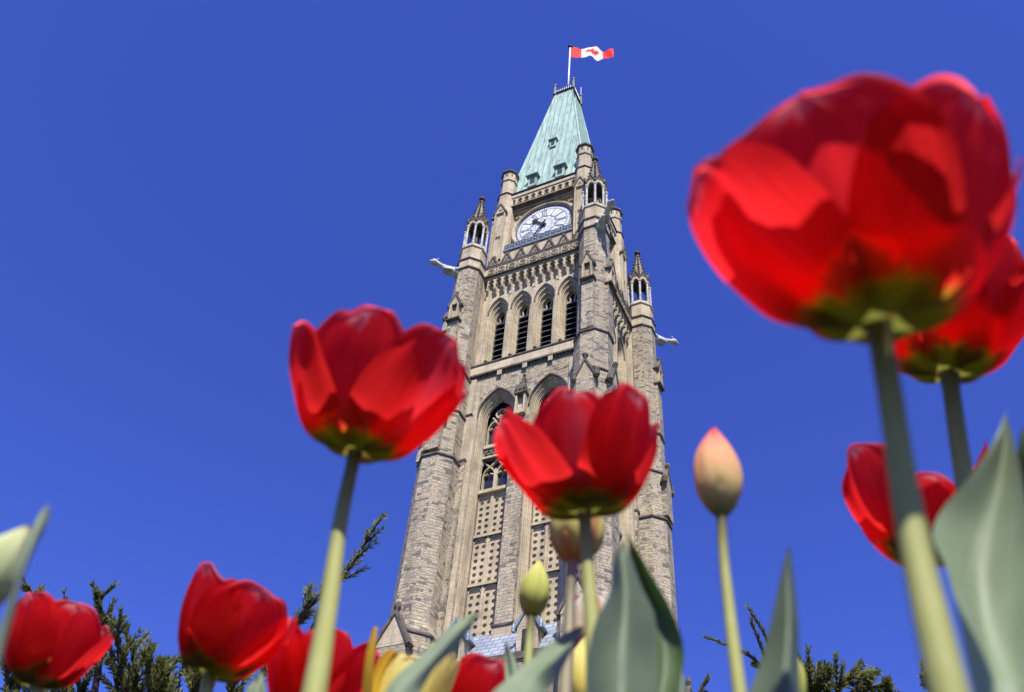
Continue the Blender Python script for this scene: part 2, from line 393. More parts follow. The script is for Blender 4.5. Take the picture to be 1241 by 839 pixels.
def reveal(m, pts, d0, d1):
    for (xa, za), (xb, zb) in zip(pts, pts[1:]):
        m.face((xa, -d0, za), (xb, -d0, zb), (xb, -d1, zb), (xa, -d1, za))
def ring(m, a, b, d):
    for i in range(len(a)-1):
        m.face((a[i][0], -d, a[i][1]), (a[i+1][0], -d, a[i+1][1]), (b[i+1][0], -d, b[i+1][1]), (b[i][0], -d, b[i][1]))
def orders(m, cx, spec):
    """spec: list of (hw, zb, zs, za, depth) from the wall face inward: a stepped, moulded reveal"""
    prev = None
    for hw, zb, zs, za, d in spec:
        p = arch(cx, hw, zb, zs, za)
        if prev:
            reveal(m, prev[0], prev[1], d); ring(m, prev[0], p, d)
            a, b = prev[0], p
            m.face((a[0][0], -d, a[0][1]), (a[-1][0], -d, a[-1][1]), (b[-1][0], -d, b[-1][1]), (b[0][0], -d, b[0][1]))
        prev = (p, d)
    return prev
def disc(m, cx, cz, r, d, n=24, rz=None):
    m.face(*[(cx+r*math.cos(2*PI*k/n), -d, cz+(rz or r)*math.sin(2*PI*k/n)) for k in range(n)])
def annulus(m, cx, cz, r0, r1, d, n=32):
    for k in range(n):
        a, b = 2*PI*k/n, 2*PI*(k+1)/n
        m.face(*[(cx+r*math.cos(t), -d, cz+r*math.sin(t)) for r, t in ((r0, a), (r1, a), (r1, b), (r0, b))])
def bar(m, p, q, w, d0, d1):
    """flat bar between two (x,z) points, w wide, from depth d0 out to d1"""
    dx, dz = q[0]-p[0], q[1]-p[1]; L = math.hypot(dx, dz) or 1; nx_, nz_ = -dz/L*w/2, dx/L*w/2
    c = [(p[0]+nx_, p[1]+nz_), (p[0]-nx_, p[1]-nz_), (q[0]-nx_, q[1]-nz_), (q[0]+nx_, q[1]+nz_)]
    m.hexa([(x, -d0, z) for x, z in c], [(x, -d1, z) for x, z in c])
def gable(m, cx, w, z0, z1, d0, d1):
    """solid triangular gable"""
    t = [(cx-w/2, z0), (cx+w/2, z0), (cx, z1)]
    m.hexa([(x, -d0, z) for x, z in t], [(x, -d1, z) for x, z in t])
def coping(m, cx, w, z0, z1, t, d0, d1):
    bar(m, (cx-w/2-t*0.4, z0-t*0.3), (cx, z1+t*0.5), t, d0, d1)
    bar(m, (cx+w/2+t*0.4, z0-t*0.3), (cx+0.004, z1+t*0.5+0.003), t, d0, d1-0.004)

# ---- shaft wall below the belfry -----------------------------------------------------------------
BAY = 1.79
def make_shaft():
    out = []
    m = MB()
    big = [(-BAY, 1.26, 24.2, 40.6, 42.62), (BAY, 1.26, 24.2, 40.6, 42.62)]
    arch_wall(m, -4.6, 4.6, 24.0, 44.4, big, 4.3)
    arch_wall(m, -4.6, 4.6, -0.4, 24.0, [(0, 2.2, -0.4, 6, 9.5)], 4.3)
    reveal(m, arch(0, 2.2, -0.4, 6, 9.5), 4.3, 3.2)
    m.box(-0.50, 0.50, -4.48, -4.302, 25.2, 39.6)          # rubble pier between the two bays
    for s in (-1, 1): m.box(*sorted((s*3.42, s*4.3)), -4.62, -4.302, 5, 36.9)
    m.mat(1)
    for s in (-1, 1):
        m.box(*sorted((s*3.10, s*3.418)), -4.44, -4.302, 24.2, 43.6)
        m.box(*sorted((s*3.42, s*4.1)), -4.55, -4.302, 37.05, 43.9)
    m.box(-0.58, 0.58, -4.56, -4.303, 24.0, 25.2)
    m.mat(2)
    for s in (-1, 1):
        m.box(*sorted((s*3.38, s*4.34)), -4.68, -4.303, 36.9, 37.05)
        m.box(*sorted((s*3.38, s*4.34)), -4.62, -4.303, 40.7, 40.82)
    m.box(-0.62, 0.62, -4.62, -4.303, 25.2, 25.32)
    out.append((put(m, 'shaft_wall', ['rubble_stone', 'dressed_stone', 'weathered_shaded_stone']), []))
    # hood moulds and windows
    for s in (-1, 1):
        cx = s*BAY; m = MB()
        end = orders(m, cx, [(1.26, 24.2, 40.6, 42.62, 4.3), (1.18, 24.2, 40.6, 42.50, 4.22), (1.12, 24.2, 40.6, 42.40, 4.12), (1.05, 24.2, 40.6, 42.28, 4.04),
                             (1.0, 24.2, 40.6, 42.20, 3.94), (0.94, 24.2, 40.6, 42.10, 3.86), (0.90, 24.2, 40.6, 42.04, 3.70)])
        bar(m, (cx, 38.45), (cx, 41.0), 0.13, 3.42, 3.66)            # mullion and tracery of the window head
        for t in (-1, 1):
            c2 = cx+t*0.45
            for hw, w in ((0.40, 0.08),):
                p = arch(c2, hw, 38.45, 39.9, 40.6)
                for a, b in zip(p, p[1:]): bar(m, a, b, w, 3.44, 3.62)
            for q in (-1, 1): bar(m, (c2+q*0.36, 39.95), (c2+q*0.1, 40.05), 0.07, 3.44, 3.6)
        for k in range(8):
            a, b = 2*PI*k/8, 2*PI*(k+1)/8
            bar(m, (cx+0.38*math.cos(a), 41.15+0.38*math.sin(a)), (cx+0.38*math.cos(b), 41.15+0.38*math.sin(b)), 0.11, 3.44, 3.62)
        for k in range(4):
            a = PI/4+k*PI/2; bar(m, (cx+0.4*math.cos(a), 41.15+0.4*math.sin(a)), (cx+0.15*math.cos(a), 41.15+0.15*math.sin(a)), 0.08, 3.44, 3.6)
        for t in (-1, 1): bar(m, (cx+t*0.30, 40.55), (cx+t*0.60, 40.95), 0.10, 3.44, 3.61)
        # solid bands and bars over the panels
        for z0, z1, dd in ((38.2, 38.45, 3.86), (37.45, 37.6, 3.8), (34.72, 34.95, 3.88), (31.62, 31.8, 3.80), (28.42, 28.6, 3.80), (24.2, 25.35, 3.80)):
            m.box(cx-0.9, cx+0.9, -dd, -3.42, z0, z1)
        m.box(cx-0.06, cx+0.06, -3.72, -3.62, 25.36, 34.72)
        # two-light traceried opening between 34.9 and 37.45
        m.box(cx-0.055, cx+0.055, -3.66, -3.40, 34.96, 36.6)
        for t in (-1, 1):
            p = arch(cx+t*0.45, 0.38, 34.96, 36.2, 36.85)
            for a, b in zip(p, p[1:]): bar(m, a, b, 0.08, 3.42, 3.62)
            for q in (-1, 1): bar(m, (cx+t*0.45+q*0.33, 36.25), (cx+t*0.45+q*0.08, 36.35), 0.07, 3.42, 3.6)
            bar(m, (cx+t*0.45, 36.9), (cx+t*0.9, 37.35), 0.09, 3.42, 3.6); bar(m, (cx+t*0.40, 36.9), (cx, 37.35), 0.09, 3.42, 3.595)
        # hood mould standing proud of the wall
        m.mat(1)
        p = arch(cx, 1.33, 40.5, 40.6, 42.74); q = arch(cx, 1.27, 40.4, 40.5, 43.27)
        for a, b in zip(p, p[1:]): bar(m, a, b, 0.09, 4.302, 4.40)
        win = put(m, 'tower_window', ['dressed_stone', 'weathered_shaded_stone'])
        ch = []
        gm = MB(); gm.face(*[(x, -3.40, z) for x, z in arch(cx, 0.9, 38.45, 40.6, 42.04)])
        gm.face(*[(x, -3.40, z) for x, z in ((cx-0.9, 34.95), (cx+0.9, 34.95), (cx+0.9, 37.45), (cx-0.9, 37.45))])
        ch.append(gm.build('window_glass', 'dark_glass', win))
        cm = MB(); cm.box(cx-0.9, cx+0.9, -3.70, -3.45, 37.6, 38.2); cm.mat(0)
        for k in range(5):
            x = cx-0.72+k*0.36
            for a in range(4):
                t = a*PI/2+PI/4; cm.lathe_y = None
                bar(cm, (x, 37.9), (x+0.15*math.cos(t), 37.9+0.22*math.sin(t)), 0.09, 3.70, 3.78)
        ch.append(cm.build('carved_panel', ['carved_stone'], win))
        for z0, z1 in ((31.8, 34.72), (28.6, 31.62), (25.35, 28.42)):
            pm = MB()
            for t in (-1, 1):
                xa = cx+t*0.48-0.42; cols, rows = 2, 6; cw = 0.84/cols; top = 0.34; rh = (z1-z0-top)/rows
                for i in range(cols):
                    for j in range(rows):
                        x0, zz = xa+i*cw, z0+j*rh; hx, hz = x0+cw/2+((j % 2)-0.5)*0.02, zz+rh/2; nn = 8; r = 0.128
                        sq = []; ci = []
                        for k in range(nn):
                            a = 2*PI*k/nn; ca, sa = math.cos(a), math.sin(a); f = 1/max(abs(ca), abs(sa))
                            sq.append((x0+cw/2+ca*f*cw/2, zz+rh/2+sa*f*rh/2)); ci.append((hx+r*ca, hz+r*1.05*sa))
                        sq.append(sq[0]); ci.append(ci[0]); pm.mat(0)
                        ring(pm, sq, ci, 3.62); reveal(pm, ci, 3.62, 3.50)
                        pm.mat(0); pm.face(*[(x, -3.50, z) for x, z in ci[:-1]])
                pm.mat(0); pm.box(xa, xa+0.84, -3.61, -3.50, z1-top, z1-0.001)
                pp = arch(xa+0.42, 0.40, z1-top-0.02, z1-top, z1-0.05, 4)
                for a, b in zip(pp, pp[1:]): bar(pm, a, b, 0.06, 3.612, 3.69)
                for e in (xa-0.02, xa+0.86): pm.box(e-0.045, e+0.045, -3.70, -3.60, z0, z1-0.002)
            ch.append(pm.build('pierced_panel', ['dressed_stone', 'carved_stone'], win))
        out.append((win, ch))
    # niche on the pier between the arches
    m = MB(); m.box(-0.36, 0.36, -4.75, -4.302, 39.62, 39.9); m.box(-0.30, 0.30, -4.42, -4.302, 39.9, 41.5)
    for s in (-1, 1): m.box(*sorted((s*0.22, s*0.34)), -4.72, -4.422, 39.9, 41.3)
    m.mat(1); m.box(-0.42, 0.42, -4.82, -4.302, 41.3, 41.55)
    for s in (-0.28, 0, 0.28): m.lathe(s, -4.80, [(0.10, 41.55), (0.10, 41.75), (0.01, 42.1)], 4)
    m.loft([[(-0.30, -4.70, 41.5), (0.30, -4.70, 41.5), (0.30, -4.302, 41.5), (-0.30, -4.302, 41.5)],
            [(-0.05, -4.36, 43.1), (0.05, -4.36, 43.1), (0.05, -4.302, 43.1), (-0.05, -4.302, 43.1)]])
    for k in range(4):
        z = 41.8+k*0.32
        for s in (-1, 1): m.box(s*(0.30-0.07*k)-0.06, s*(0.30-0.07*k)+0.06, -4.72+0.09*k, -4.6+0.09*k, z, z+0.1)
    m.lathe(0, -4.36, [(0.02, 43.0), (0.12, 43.2), (0.03, 43.35), (0.02, 43.5)], 6)
    out.append((put(m, 'niche', ['dressed_stone', 'weathered_shaded_stone']), []))
    # sloping slate roof with two gabled dormers at the foot of the visible shaft
    m = MB(); m.loft([[(-3.5, -5.6, 22.9), (3.5, -5.6, 22.9), (3.5, -4.31, 22.9), (-3.5, -4.31, 22.9)],
                      [(-3.5, -4.34, 25.0), (3.5, -4.34, 25.0), (3.5, -4.31, 25.0), (-3.5, -4.31, 25.0)]])
    m.mat(1); m.box(-3.5, 3.5, -5.70, -4.31, 22.55, 22.9)
    m.mat(2); m.box(-3.5, 3.5, -5.6, -4.31, 15, 22.55)
    rf = put(m, 'lean_to_roof', ['slate', 'weathered_shaded_stone', 'rubble_stone']); ch = []
    for s in (-1, 1):
        cx = s*1.95; q = MB(); q.box(cx-0.55, cx+0.55, -5.66, -4.36, 22.95, 24.2)
        q.hexa([(cx-0.62, -5.67, 24.2), (cx+0.62, -5.67, 24.2), (cx, -5.67, 25.25)], [(cx-0.62, -4.36, 24.2), (cx+0.62, -4.36, 24.2), (cx, -4.36, 25.25)])
        q.mat(1); q.box(cx-0.26, cx+0.26, -5.69, -5.64, 22.97, 24.05)
        q.mat(2); coping(q, cx, 1.25, 24.15, 25.25, 0.14, 4.4, 5.78)
        for e in (-0.72, 0.72): q.lathe(cx+e, -5.72, [(0.10, 23.95), (0.10, 24.2), (0.02, 24.45)], 6)
        ch.append(q.build('dormer', ['dressed_stone', 'louver_slate', 'lead'], rf))
    out.append((rf, ch))
    return out
faces4(make_shaft)

# ---- belfry -------------------------------------------------------------------------------------
BX = (-2.70, -0.90, 0.90, 2.70)
def make_belfry():
    out = []; m = MB()
    arch_wall(m, -4.5, 4.5, 45.55, 54.9, [(x, 0.70, 45.7, 51.1, 52.4) for x in BX], 4.0)
    for x in (-1.8, 0, 1.8):
        m.box(x-0.085, x+0.085, -4.09, -4.002, 43.9, 53.2)
        m.box(x-0.16, x+0.16, -4.50, -4.452, 43.85, 44.5)
    for s in (-1, 1): m.box(*sorted((s*3.55, s*3.78)), -4.12, -4.002, 45.6, 53.6)
    m.loft([[(-4.2, -4.46, 44.42), (4.2, -4.46, 44.42), (4.2, -4.0, 44.42), (-4.2, -4.0, 44.42)],
            [(-4.2, -4.40, 45.3), (4.2, -4.40, 45.3), (4.2, -4.0, 45.3), (-4.2, -4.0, 45.3)]])
    m.mat(1)
    m.box(-4.2, 4.2, -4.47, -4.0, 45.3, 45.42); m.box(-4.2, 4.2, -4.52, -4.302, 44.28, 44.42)
    m.loft([[(-4.2, -4.45, 45.42), (4.2, -4.45, 45.42), (4.2, -4.001, 45.42), (-4.2, -4.001, 45.42)],
            [(-4.2, -4.03, 45.60), (4.2, -4.03, 45.60), (4.2, -4.001, 45.60), (-4.2, -4.001, 45.60)]])
    for k in range(34): m.box(-4.1+k*0.248, -3.98+k*0.248, -4.42, -4.302, 44.1, 44.28)
    for x in BX:
        p = arch(x, 0.76, 50.9, 51.1, 52.52)
        for a, b in zip(p, p[1:]): bar(m, a, b, 0.07, 4.002, 4.07)
    for a, b in zip(BX, BX[1:]): m.box(a+0.74, b-0.74, -4.065, -4.002, 50.92, 51.0)
    out.append((put(m, 'belfry_wall', ['dressed_stone', 'weathered_shaded_stone']), []))
    for x in BX:
        m = MB()
        orders(m, x, [(0.70, 45.7, 51.1, 52.4, 4.0), (0.62, 45.75, 51.0, 52.2, 3.92), (0.58, 45.75, 50.95, 52.08, 3.80), (0.52, 45.8, 50.85, 51.88, 3.72),
                      (0.48, 45.8, 50.8, 51.78, 3.58), (0.43, 45.9, 50.7, 51.6, 3.50), (0.40, 45.9, 50.65, 51.5, 3.20)])
        for t in (-1, 1):                                           # cusped head
            bar(m, (x+t*0.40, 50.5), (x+t*0.10, 50.62), 0.10, 3.22, 3.34); bar(m, (x+t*0.12, 50.62), (x+t*0.22, 51.2), 0.09, 3.22, 3.33)
        m.mat(1); m.lathe(x-0.40, -4.20, [(0.02, 45.6), (0.13, 45.72), (0.13, 45.85), (0.03, 45.98)], 6)
        w = put(m, 'belfry_window', ['dressed_stone', 'weathered_shaded_stone'])
        q = MB(); q.face(*[(a, -2.95, b) for a, b in arch(x, 0.42, 45.8, 50.5, 51.55)])
        q.mat(1)
        for k in range(9):
            z = 45.85+k*0.55
            q.hexa([(x-0.40, -3.42, z), (x+0.40, -3.42, z), (x+0.40, -3.02, z+0.42), (x-0.40, -3.02, z+0.42)],
                   [(x-0.40, -3.44, z+0.05), (x+0.40, -3.44, z+0.05), (x+0.40, -3.04, z+0.47), (x-0.40, -3.04, z+0.47)])
            if k: q.mat(2); q.box(x-0.40, x+0.40, -3.465, -3.441, z-0.005, z+0.05); q.mat(1)
        out.append((w, [q.build('louver', ['louver_slate', 'louver_slate', 'grey_metal'], w)]))
    # corbel table: little trefoil arches on corbels
    m = MB(); nA = 12; x0, x1 = -3.66, 3.66; wdt = (x1-x0)/nA
    arch_wall(m, x0, x1, 53.55, 54.62, [(x0+(i+0.5)*wdt, 0.228, 53.55, 54.05, 54.46) for i in range(nA)], 4.42)
    for i in range(nA): reveal(m, arch(x0+(i+0.5)*wdt, 0.228, 53.55, 54.05, 54.46), 4.42, 4.0)
    for i in range(nA+1):
        x = x0+i*wdt; hw = 0.078
        m.loft([[(x-hw*f, -dd, z), (x+hw*f, -dd, z), (x+hw*f, -4.001, z), (x-hw*f, -4.001, z)] for f, dd, z in ((0.6, 4.07, 52.9), (0.9, 4.16, 53.05), (0.95, 4.2, 53.2), (1, 4.38, 53.35), (1, 4.41, 53.55))])
        if i % 3 == 0 and 0 < i < nA: m.box(x-0.10, x+0.10, -4.13, -4.002, 52.5, 52.9)
    for i in range(nA):
        for s in (-1, 1): m.box(*sorted((x0+(i+0.5)*wdt+s*0.15, x0+(i+0.5)*wdt+s*0.227)), -4.41, -4.25, 53.86, 53.98)
    out.append((put(m, 'corbel_table', ['dressed_stone']), []))
    # cornice with a carved frieze
    m = MB(); m.box(-4.3, 4.3, -4.50, -3.4, 54.9, 55.75)
    m.mat(1); m.box(-4.3, 4.3, -4.62, -3.4, 54.70, 54.82); m.box(-4.3, 4.3, -4.60, -3.4, 55.83, 55.95)
    m.mat(0); m.box(-4.3, 4.3, -4.56, -3.41, 54.82, 54.9); m.box(-4.3, 4.3, -4.56, -3.41, 55.75, 55.83); m.box(-4.3, 4.3, -4.44, -4.0, 54.62, 54.70)
    for i in range(9):
        x = -3.4+i*0.85; m.mat(0)
        for k in range(8):
            a, b = 2*PI*k/8, 2*PI*(k+1)/8
            bar(m, (x+0.27*math.cos(a), 55.32+0.24*math.sin(a)), (x+0.27*math.cos(b), 55.32+0.24*math.sin(b)), 0.06, 4.50, 4.57)
        m.mat(2)
        for k in range(4):
            a = k*PI/2+PI/4; bar(m, (x, 55.32), (x+0.22*math.cos(a), 55.32+0.2*math.sin(a)), 0.11, 4.50, 4.56)
        for s in (-1, 1): bar(m, (x+0.42, 55.32), (x+0.42, 55.32+s*0.28), 0.12, 4.50, 4.55)
    m.mat(1); m.box(-4.3, 4.3, -4.42, -3.4, 55.95, 56.1)
    out.append((put(m, 'cornice', ['dressed_stone', 'weathered_shaded_stone', 'carved_stone']), []))
    for i in range(7):                                              # gablets of the parapet
        x = -3.45+i*1.15; q = MB()
        gable(q, x, 0.78, 56.1, 57.15, 4.1, 4.40)
        q.mat(1); coping(q, x, 0.84, 56.12, 57.2, 0.13, 4.05, 4.47)
        disc(q, x, 56.45, 0.13, 4.405, 8)
        q.lathe(x, -4.26, [(0.05, 57.2), (0.13, 57.38), (0.04, 57.55)], 6)
        out.append((put(q, 'parapet_gablet', ['carved_stone', 'weathered_shaded_stone']), []))
    m = MB(); m.mat(1); m.box(-4.0, 4.0, -4.2, -3.9, 56.1, 56.5)  # dark stone colour paints in the shade behind the gablets
    m.box(-4.0, 4.0, -3.9, -3.4, 56.1, 57.0)
    out.append((put(m, 'parapet_walk', ['dressed_stone', 'weathered_shaded_stone']), []))
    return out
faces4(make_belfry)

# ---- clock stage ---------------------------------------------------------------------------------
CZ = 61.10
def make_clock_stage():
    out = []; m = MB()
    # spandrel wall round the dial (recessed) framed by a square moulding
    hs_ = 2.78; n4 = 48; sq = []; ci = []
    for k in range(n4+1):
        a = 2*PI*k/n4+PI/4; ca, sa = math.cos(a), math.sin(a); f = 1/max(abs(ca), abs(sa))
        sq.append((ca*f*hs_, CZ+sa*f*hs_)); ci.append((2.62*ca, CZ+2.62*sa))
    ring(m, sq, ci, 3.16)
    frame_o = [(-3.3, 57.0), (3.3, 57.0), (3.3, 66.0), (-3.3, 66.0), (-3.3, 57.0)]; frame_i = [(-hs_, CZ-hs_), (hs_, CZ-hs_), (hs_, CZ+hs_), (-hs_, CZ+hs_), (-hs_, CZ-hs_)]
    ring(m, frame_o, frame_i, 3.46); reveal(m, frame_i, 3.46, 3.16)
    for s in (-1, 1):
        m.box(*sorted((s*2.80, s*2.92)), -3.54, -3.462, 57.0, 63.9); m.box(*sorted((s*3.02, s*3.12)), -3.56, -3.462, 57.0, 64.0)
        for t in (-1, 1):                                           # trefoil spandrel carving
            x, z = s*2.3, CZ+t*2.35
            for k in range(3):
                a = k*2*PI/3+PI/2*t; bar(m, (x, z), (x+0.28*math.cos(a), z+0.28*math.sin(a)), 0.17, 3.162, 3.30)
    m.mat(1); m.box(-3.1, 3.1, -3.50, -3.462, 63.88, 63.98)
    out.append((put(m, 'clock_wall', ['dressed_stone', 'weathered_shaded_stone']), []))
    # clock
    m = MB(); rings_ = []
    for r, d in ((2.40, 3.30), (2.46, 3.44), (2.54, 3.50), (2.64, 3.52), (2.72, 3.46), (2.80, 3.38), (2.82, 3.16)):
        rings_.append([(r*math.cos(2*PI*k/48), -d, CZ+r*math.sin(2*PI*k/48)) for k in range(49)])
    m.loft(rings_, closed=False)
    clock = put(m, 'clock', ['dressed_stone'])
    ch = []
    q = MB(); disc(q, 0, CZ, 2.43, 3.30, 64); ch.append(q.build('dial', ['opal_glass'], clock))
    q = MB()
    for r0, r1 in ((2.26, 2.42), (1.96, 2.02), (1.04, 1.14), (0.02, 0.12)): annulus(q, 0, CZ, r0, r1, 3.306, 48)
    for k in range(60):
        a = 2*PI*k/60; w = 0.055 if k % 5 else 0.10
        bar(q, (2.0*math.sin(a), CZ+2.0*math.cos(a)), (2.28*math.sin(a), CZ+2.28*math.cos(a)), w*0.6, 3.302, 3.309)
    for k in range(12):
        a = 2*PI*(k+0.5)/12; bar(q, (0.1*math.sin(a), CZ+0.1*math.cos(a)), (2.0*math.sin(a), CZ+2.0*math.cos(a)), 0.028, 3.302, 3.307)
        a2 = 2*PI*(k+2.5)/12
        bar(q, (1.1*math.sin(a), CZ+1.1*math.cos(a)), (0.62*math.sin((a+a2)/2), CZ+0.62*math.cos((a+a2)/2)), 0.022, 3.302, 3.308)
        bar(q, (1.1*math.sin(a2), CZ+1.1*math.cos(a2)), (0.62*math.sin((a+a2)/2), CZ+0.62*math.cos((a+a2)/2)), 0.022, 3.302, 3.3085)
    ch.append(q.build('dial_tracery', ['grey_metal'], clock))
    q = MB(); num = ['XII', 'I', 'II', 'III', 'IV', 'V', 'VI', 'VII', 'VIII', 'IX', 'X', 'XI']
    wid = {'I': 0.13, 'V': 0.24, 'X': 0.25}
    for k, t in enumerate(num):
        a = 2*PI*k/12; u = (math.cos(a), -math.sin(a)); rr = (math.sin(a), math.cos(a)); tot = sum(wid[c] for c in t); x = -tot/2
        def P_(xx, yy): return (xx*u[0]+(1.20+yy)*rr[0], CZ+xx*u[1]+(1.20+yy)*rr[1])
        H = 0.70
        for c in t:
            w = wid[c]; c0, c1 = x+0.03, x+w-0.03
            if c == 'I': bar(q, P_(x+w/2, 0), P_(x+w/2, H), 0.062, 3.303, 3.311)
            elif c == 'V': bar(q, P_(x+w/2, 0), P_(c0, H), 0.062, 3.303, 3.311); bar(q, P_(x+w/2, 0), P_(c1, H), 0.04, 3.303, 3.3105)
            else: bar(q, P_(c1, 0), P_(c0, H), 0.062, 3.303, 3.311); bar(q, P_(c0, 0), P_(c1, H), 0.04, 3.303, 3.3105)
            x += w
        bar(q, P_(-tot/2, 0), P_(tot/2, 0), 0.03, 3.303, 3.3095); bar(q, P_(-tot/2, H), P_(tot/2, H), 0.03, 3.303, 3.3095)
    ch.append(q.build('numerals', ['iron'], clock))
    def hand(L, w, ang, d, spade):
        q = MB(); a = R(ang); u = (math.cos(a), -math.sin(a)); rr = (math.sin(a), math.cos(a))
        pr = [(-w*0.6, -L*0.22), (w*0.6, -L*0.22), (w*0.5, 0), (w*0.42, L*0.55)] + ([(w*1.3, L*0.66), (w*1.0, L*0.8), (0, L), (-w*1.0, L*0.8), (-w*1.3, L*0.66)] if spade else [(w*0.3, L*0.9), (0, L), (-w*0.3, L*0.9)]) + [(-w*0.42, L*0.55), (-w*0.5, 0)]
        pts = [(x*u[0]+y*rr[0], CZ+x*u[1]+y*rr[1]) for x, y in pr]
        q.hexa([(x, -d, z) for x, z in pts], [(x, -d-0.04, z) for x, z in pts])
        q.lathe_c = None; annulus(q, 0, CZ, 0.0, 0.2, d+0.05, 12); return q
    ch.append(hand(1.45, 0.19, 317.5, 3.36, True).build('hour_hand', ['iron'], clock))
    ch.append(hand(2.1, 0.15, 210, 3.43, False).build('minute_hand', ['iron'], clock))
    out.append((clock, ch))
    # lead-covered ledge under the dial
    m = MB(); m.loft([[(-3.5, -3.95, 58.25), (2.9, -3.95, 58.25), (2.9, -3.47, 58.25), (-3.5, -3.47, 58.25)], [(-3.5, -3.90, 59.0), (2.9, -3.90, 59.0), (2.9, -3.47, 59.0), (-3.5, -3.47, 59.0)]])
    for k in range(14): m.box(-3.45+k*0.485, -3.40+k*0.485, -3.975, -3.9, 58.27, 59.03)
    m.mat(1)
    for k in range(13):
        x = -3.40+k*0.485
        for p, q in (((x, 58.3), (x+0.435, 58.95)), ((x, 58.95), (x+0.435, 58.3)), ((x, 58.62), (x+0.435, 58.62))): bar(m, p, q, 0.035, 3.94, 3.962+0.001*(k % 3))
    m.mat(1); m.box(-3.52, 2.92, -4.0, -3.5, 58.15, 58.25); m.box(-3.52, 2.92, -3.93, -3.47, 59.0, 59.05)
    m.mat(2); m.box(-3.5, 2.9, -3.9, -3.47, 57.0, 58.15)
    out.append((put(m, 'lead_ledge', ['lead', 'grey_metal', 'dressed_stone']), []))
    # band of trefoil arches under the eaves
    m = MB(); nA = 10; x0, x1 = -2.95, 2.95; w = (x1-x0)/nA
    arch_wall(m, x0, x1, 64.45, 65.55, [(x0+(i+0.5)*w, 0.20, 64.6, 65.05, 65.38) for i in range(nA)], 3.78)
    for i in range(nA):
        reveal(m, arch(x0+(i+0.5)*w, 0.20, 64.6, 65.05, 65.38), 3.78, 3.56)
        cx = x0+(i+0.5)*w
        for s in (-1, 1): m.box(*sorted((cx+s*0.10, cx+s*0.199)), -3.77, -3.57, 64.86, 64.97)
    m.box(x0, x1, -3.56, -3.462, 64.3, 65.55); m.box(x0, x1, -3.86, -3.462, 65.55, 65.95)
    m.mat(1); m.box(x0, x1, -3.84, -3.462, 64.33, 64.45)
    out.append((put(m, 'trefoil_band', ['dressed_stone', 'weathered_shaded_stone']), []))
    return out
faces4(make_clock_stage)

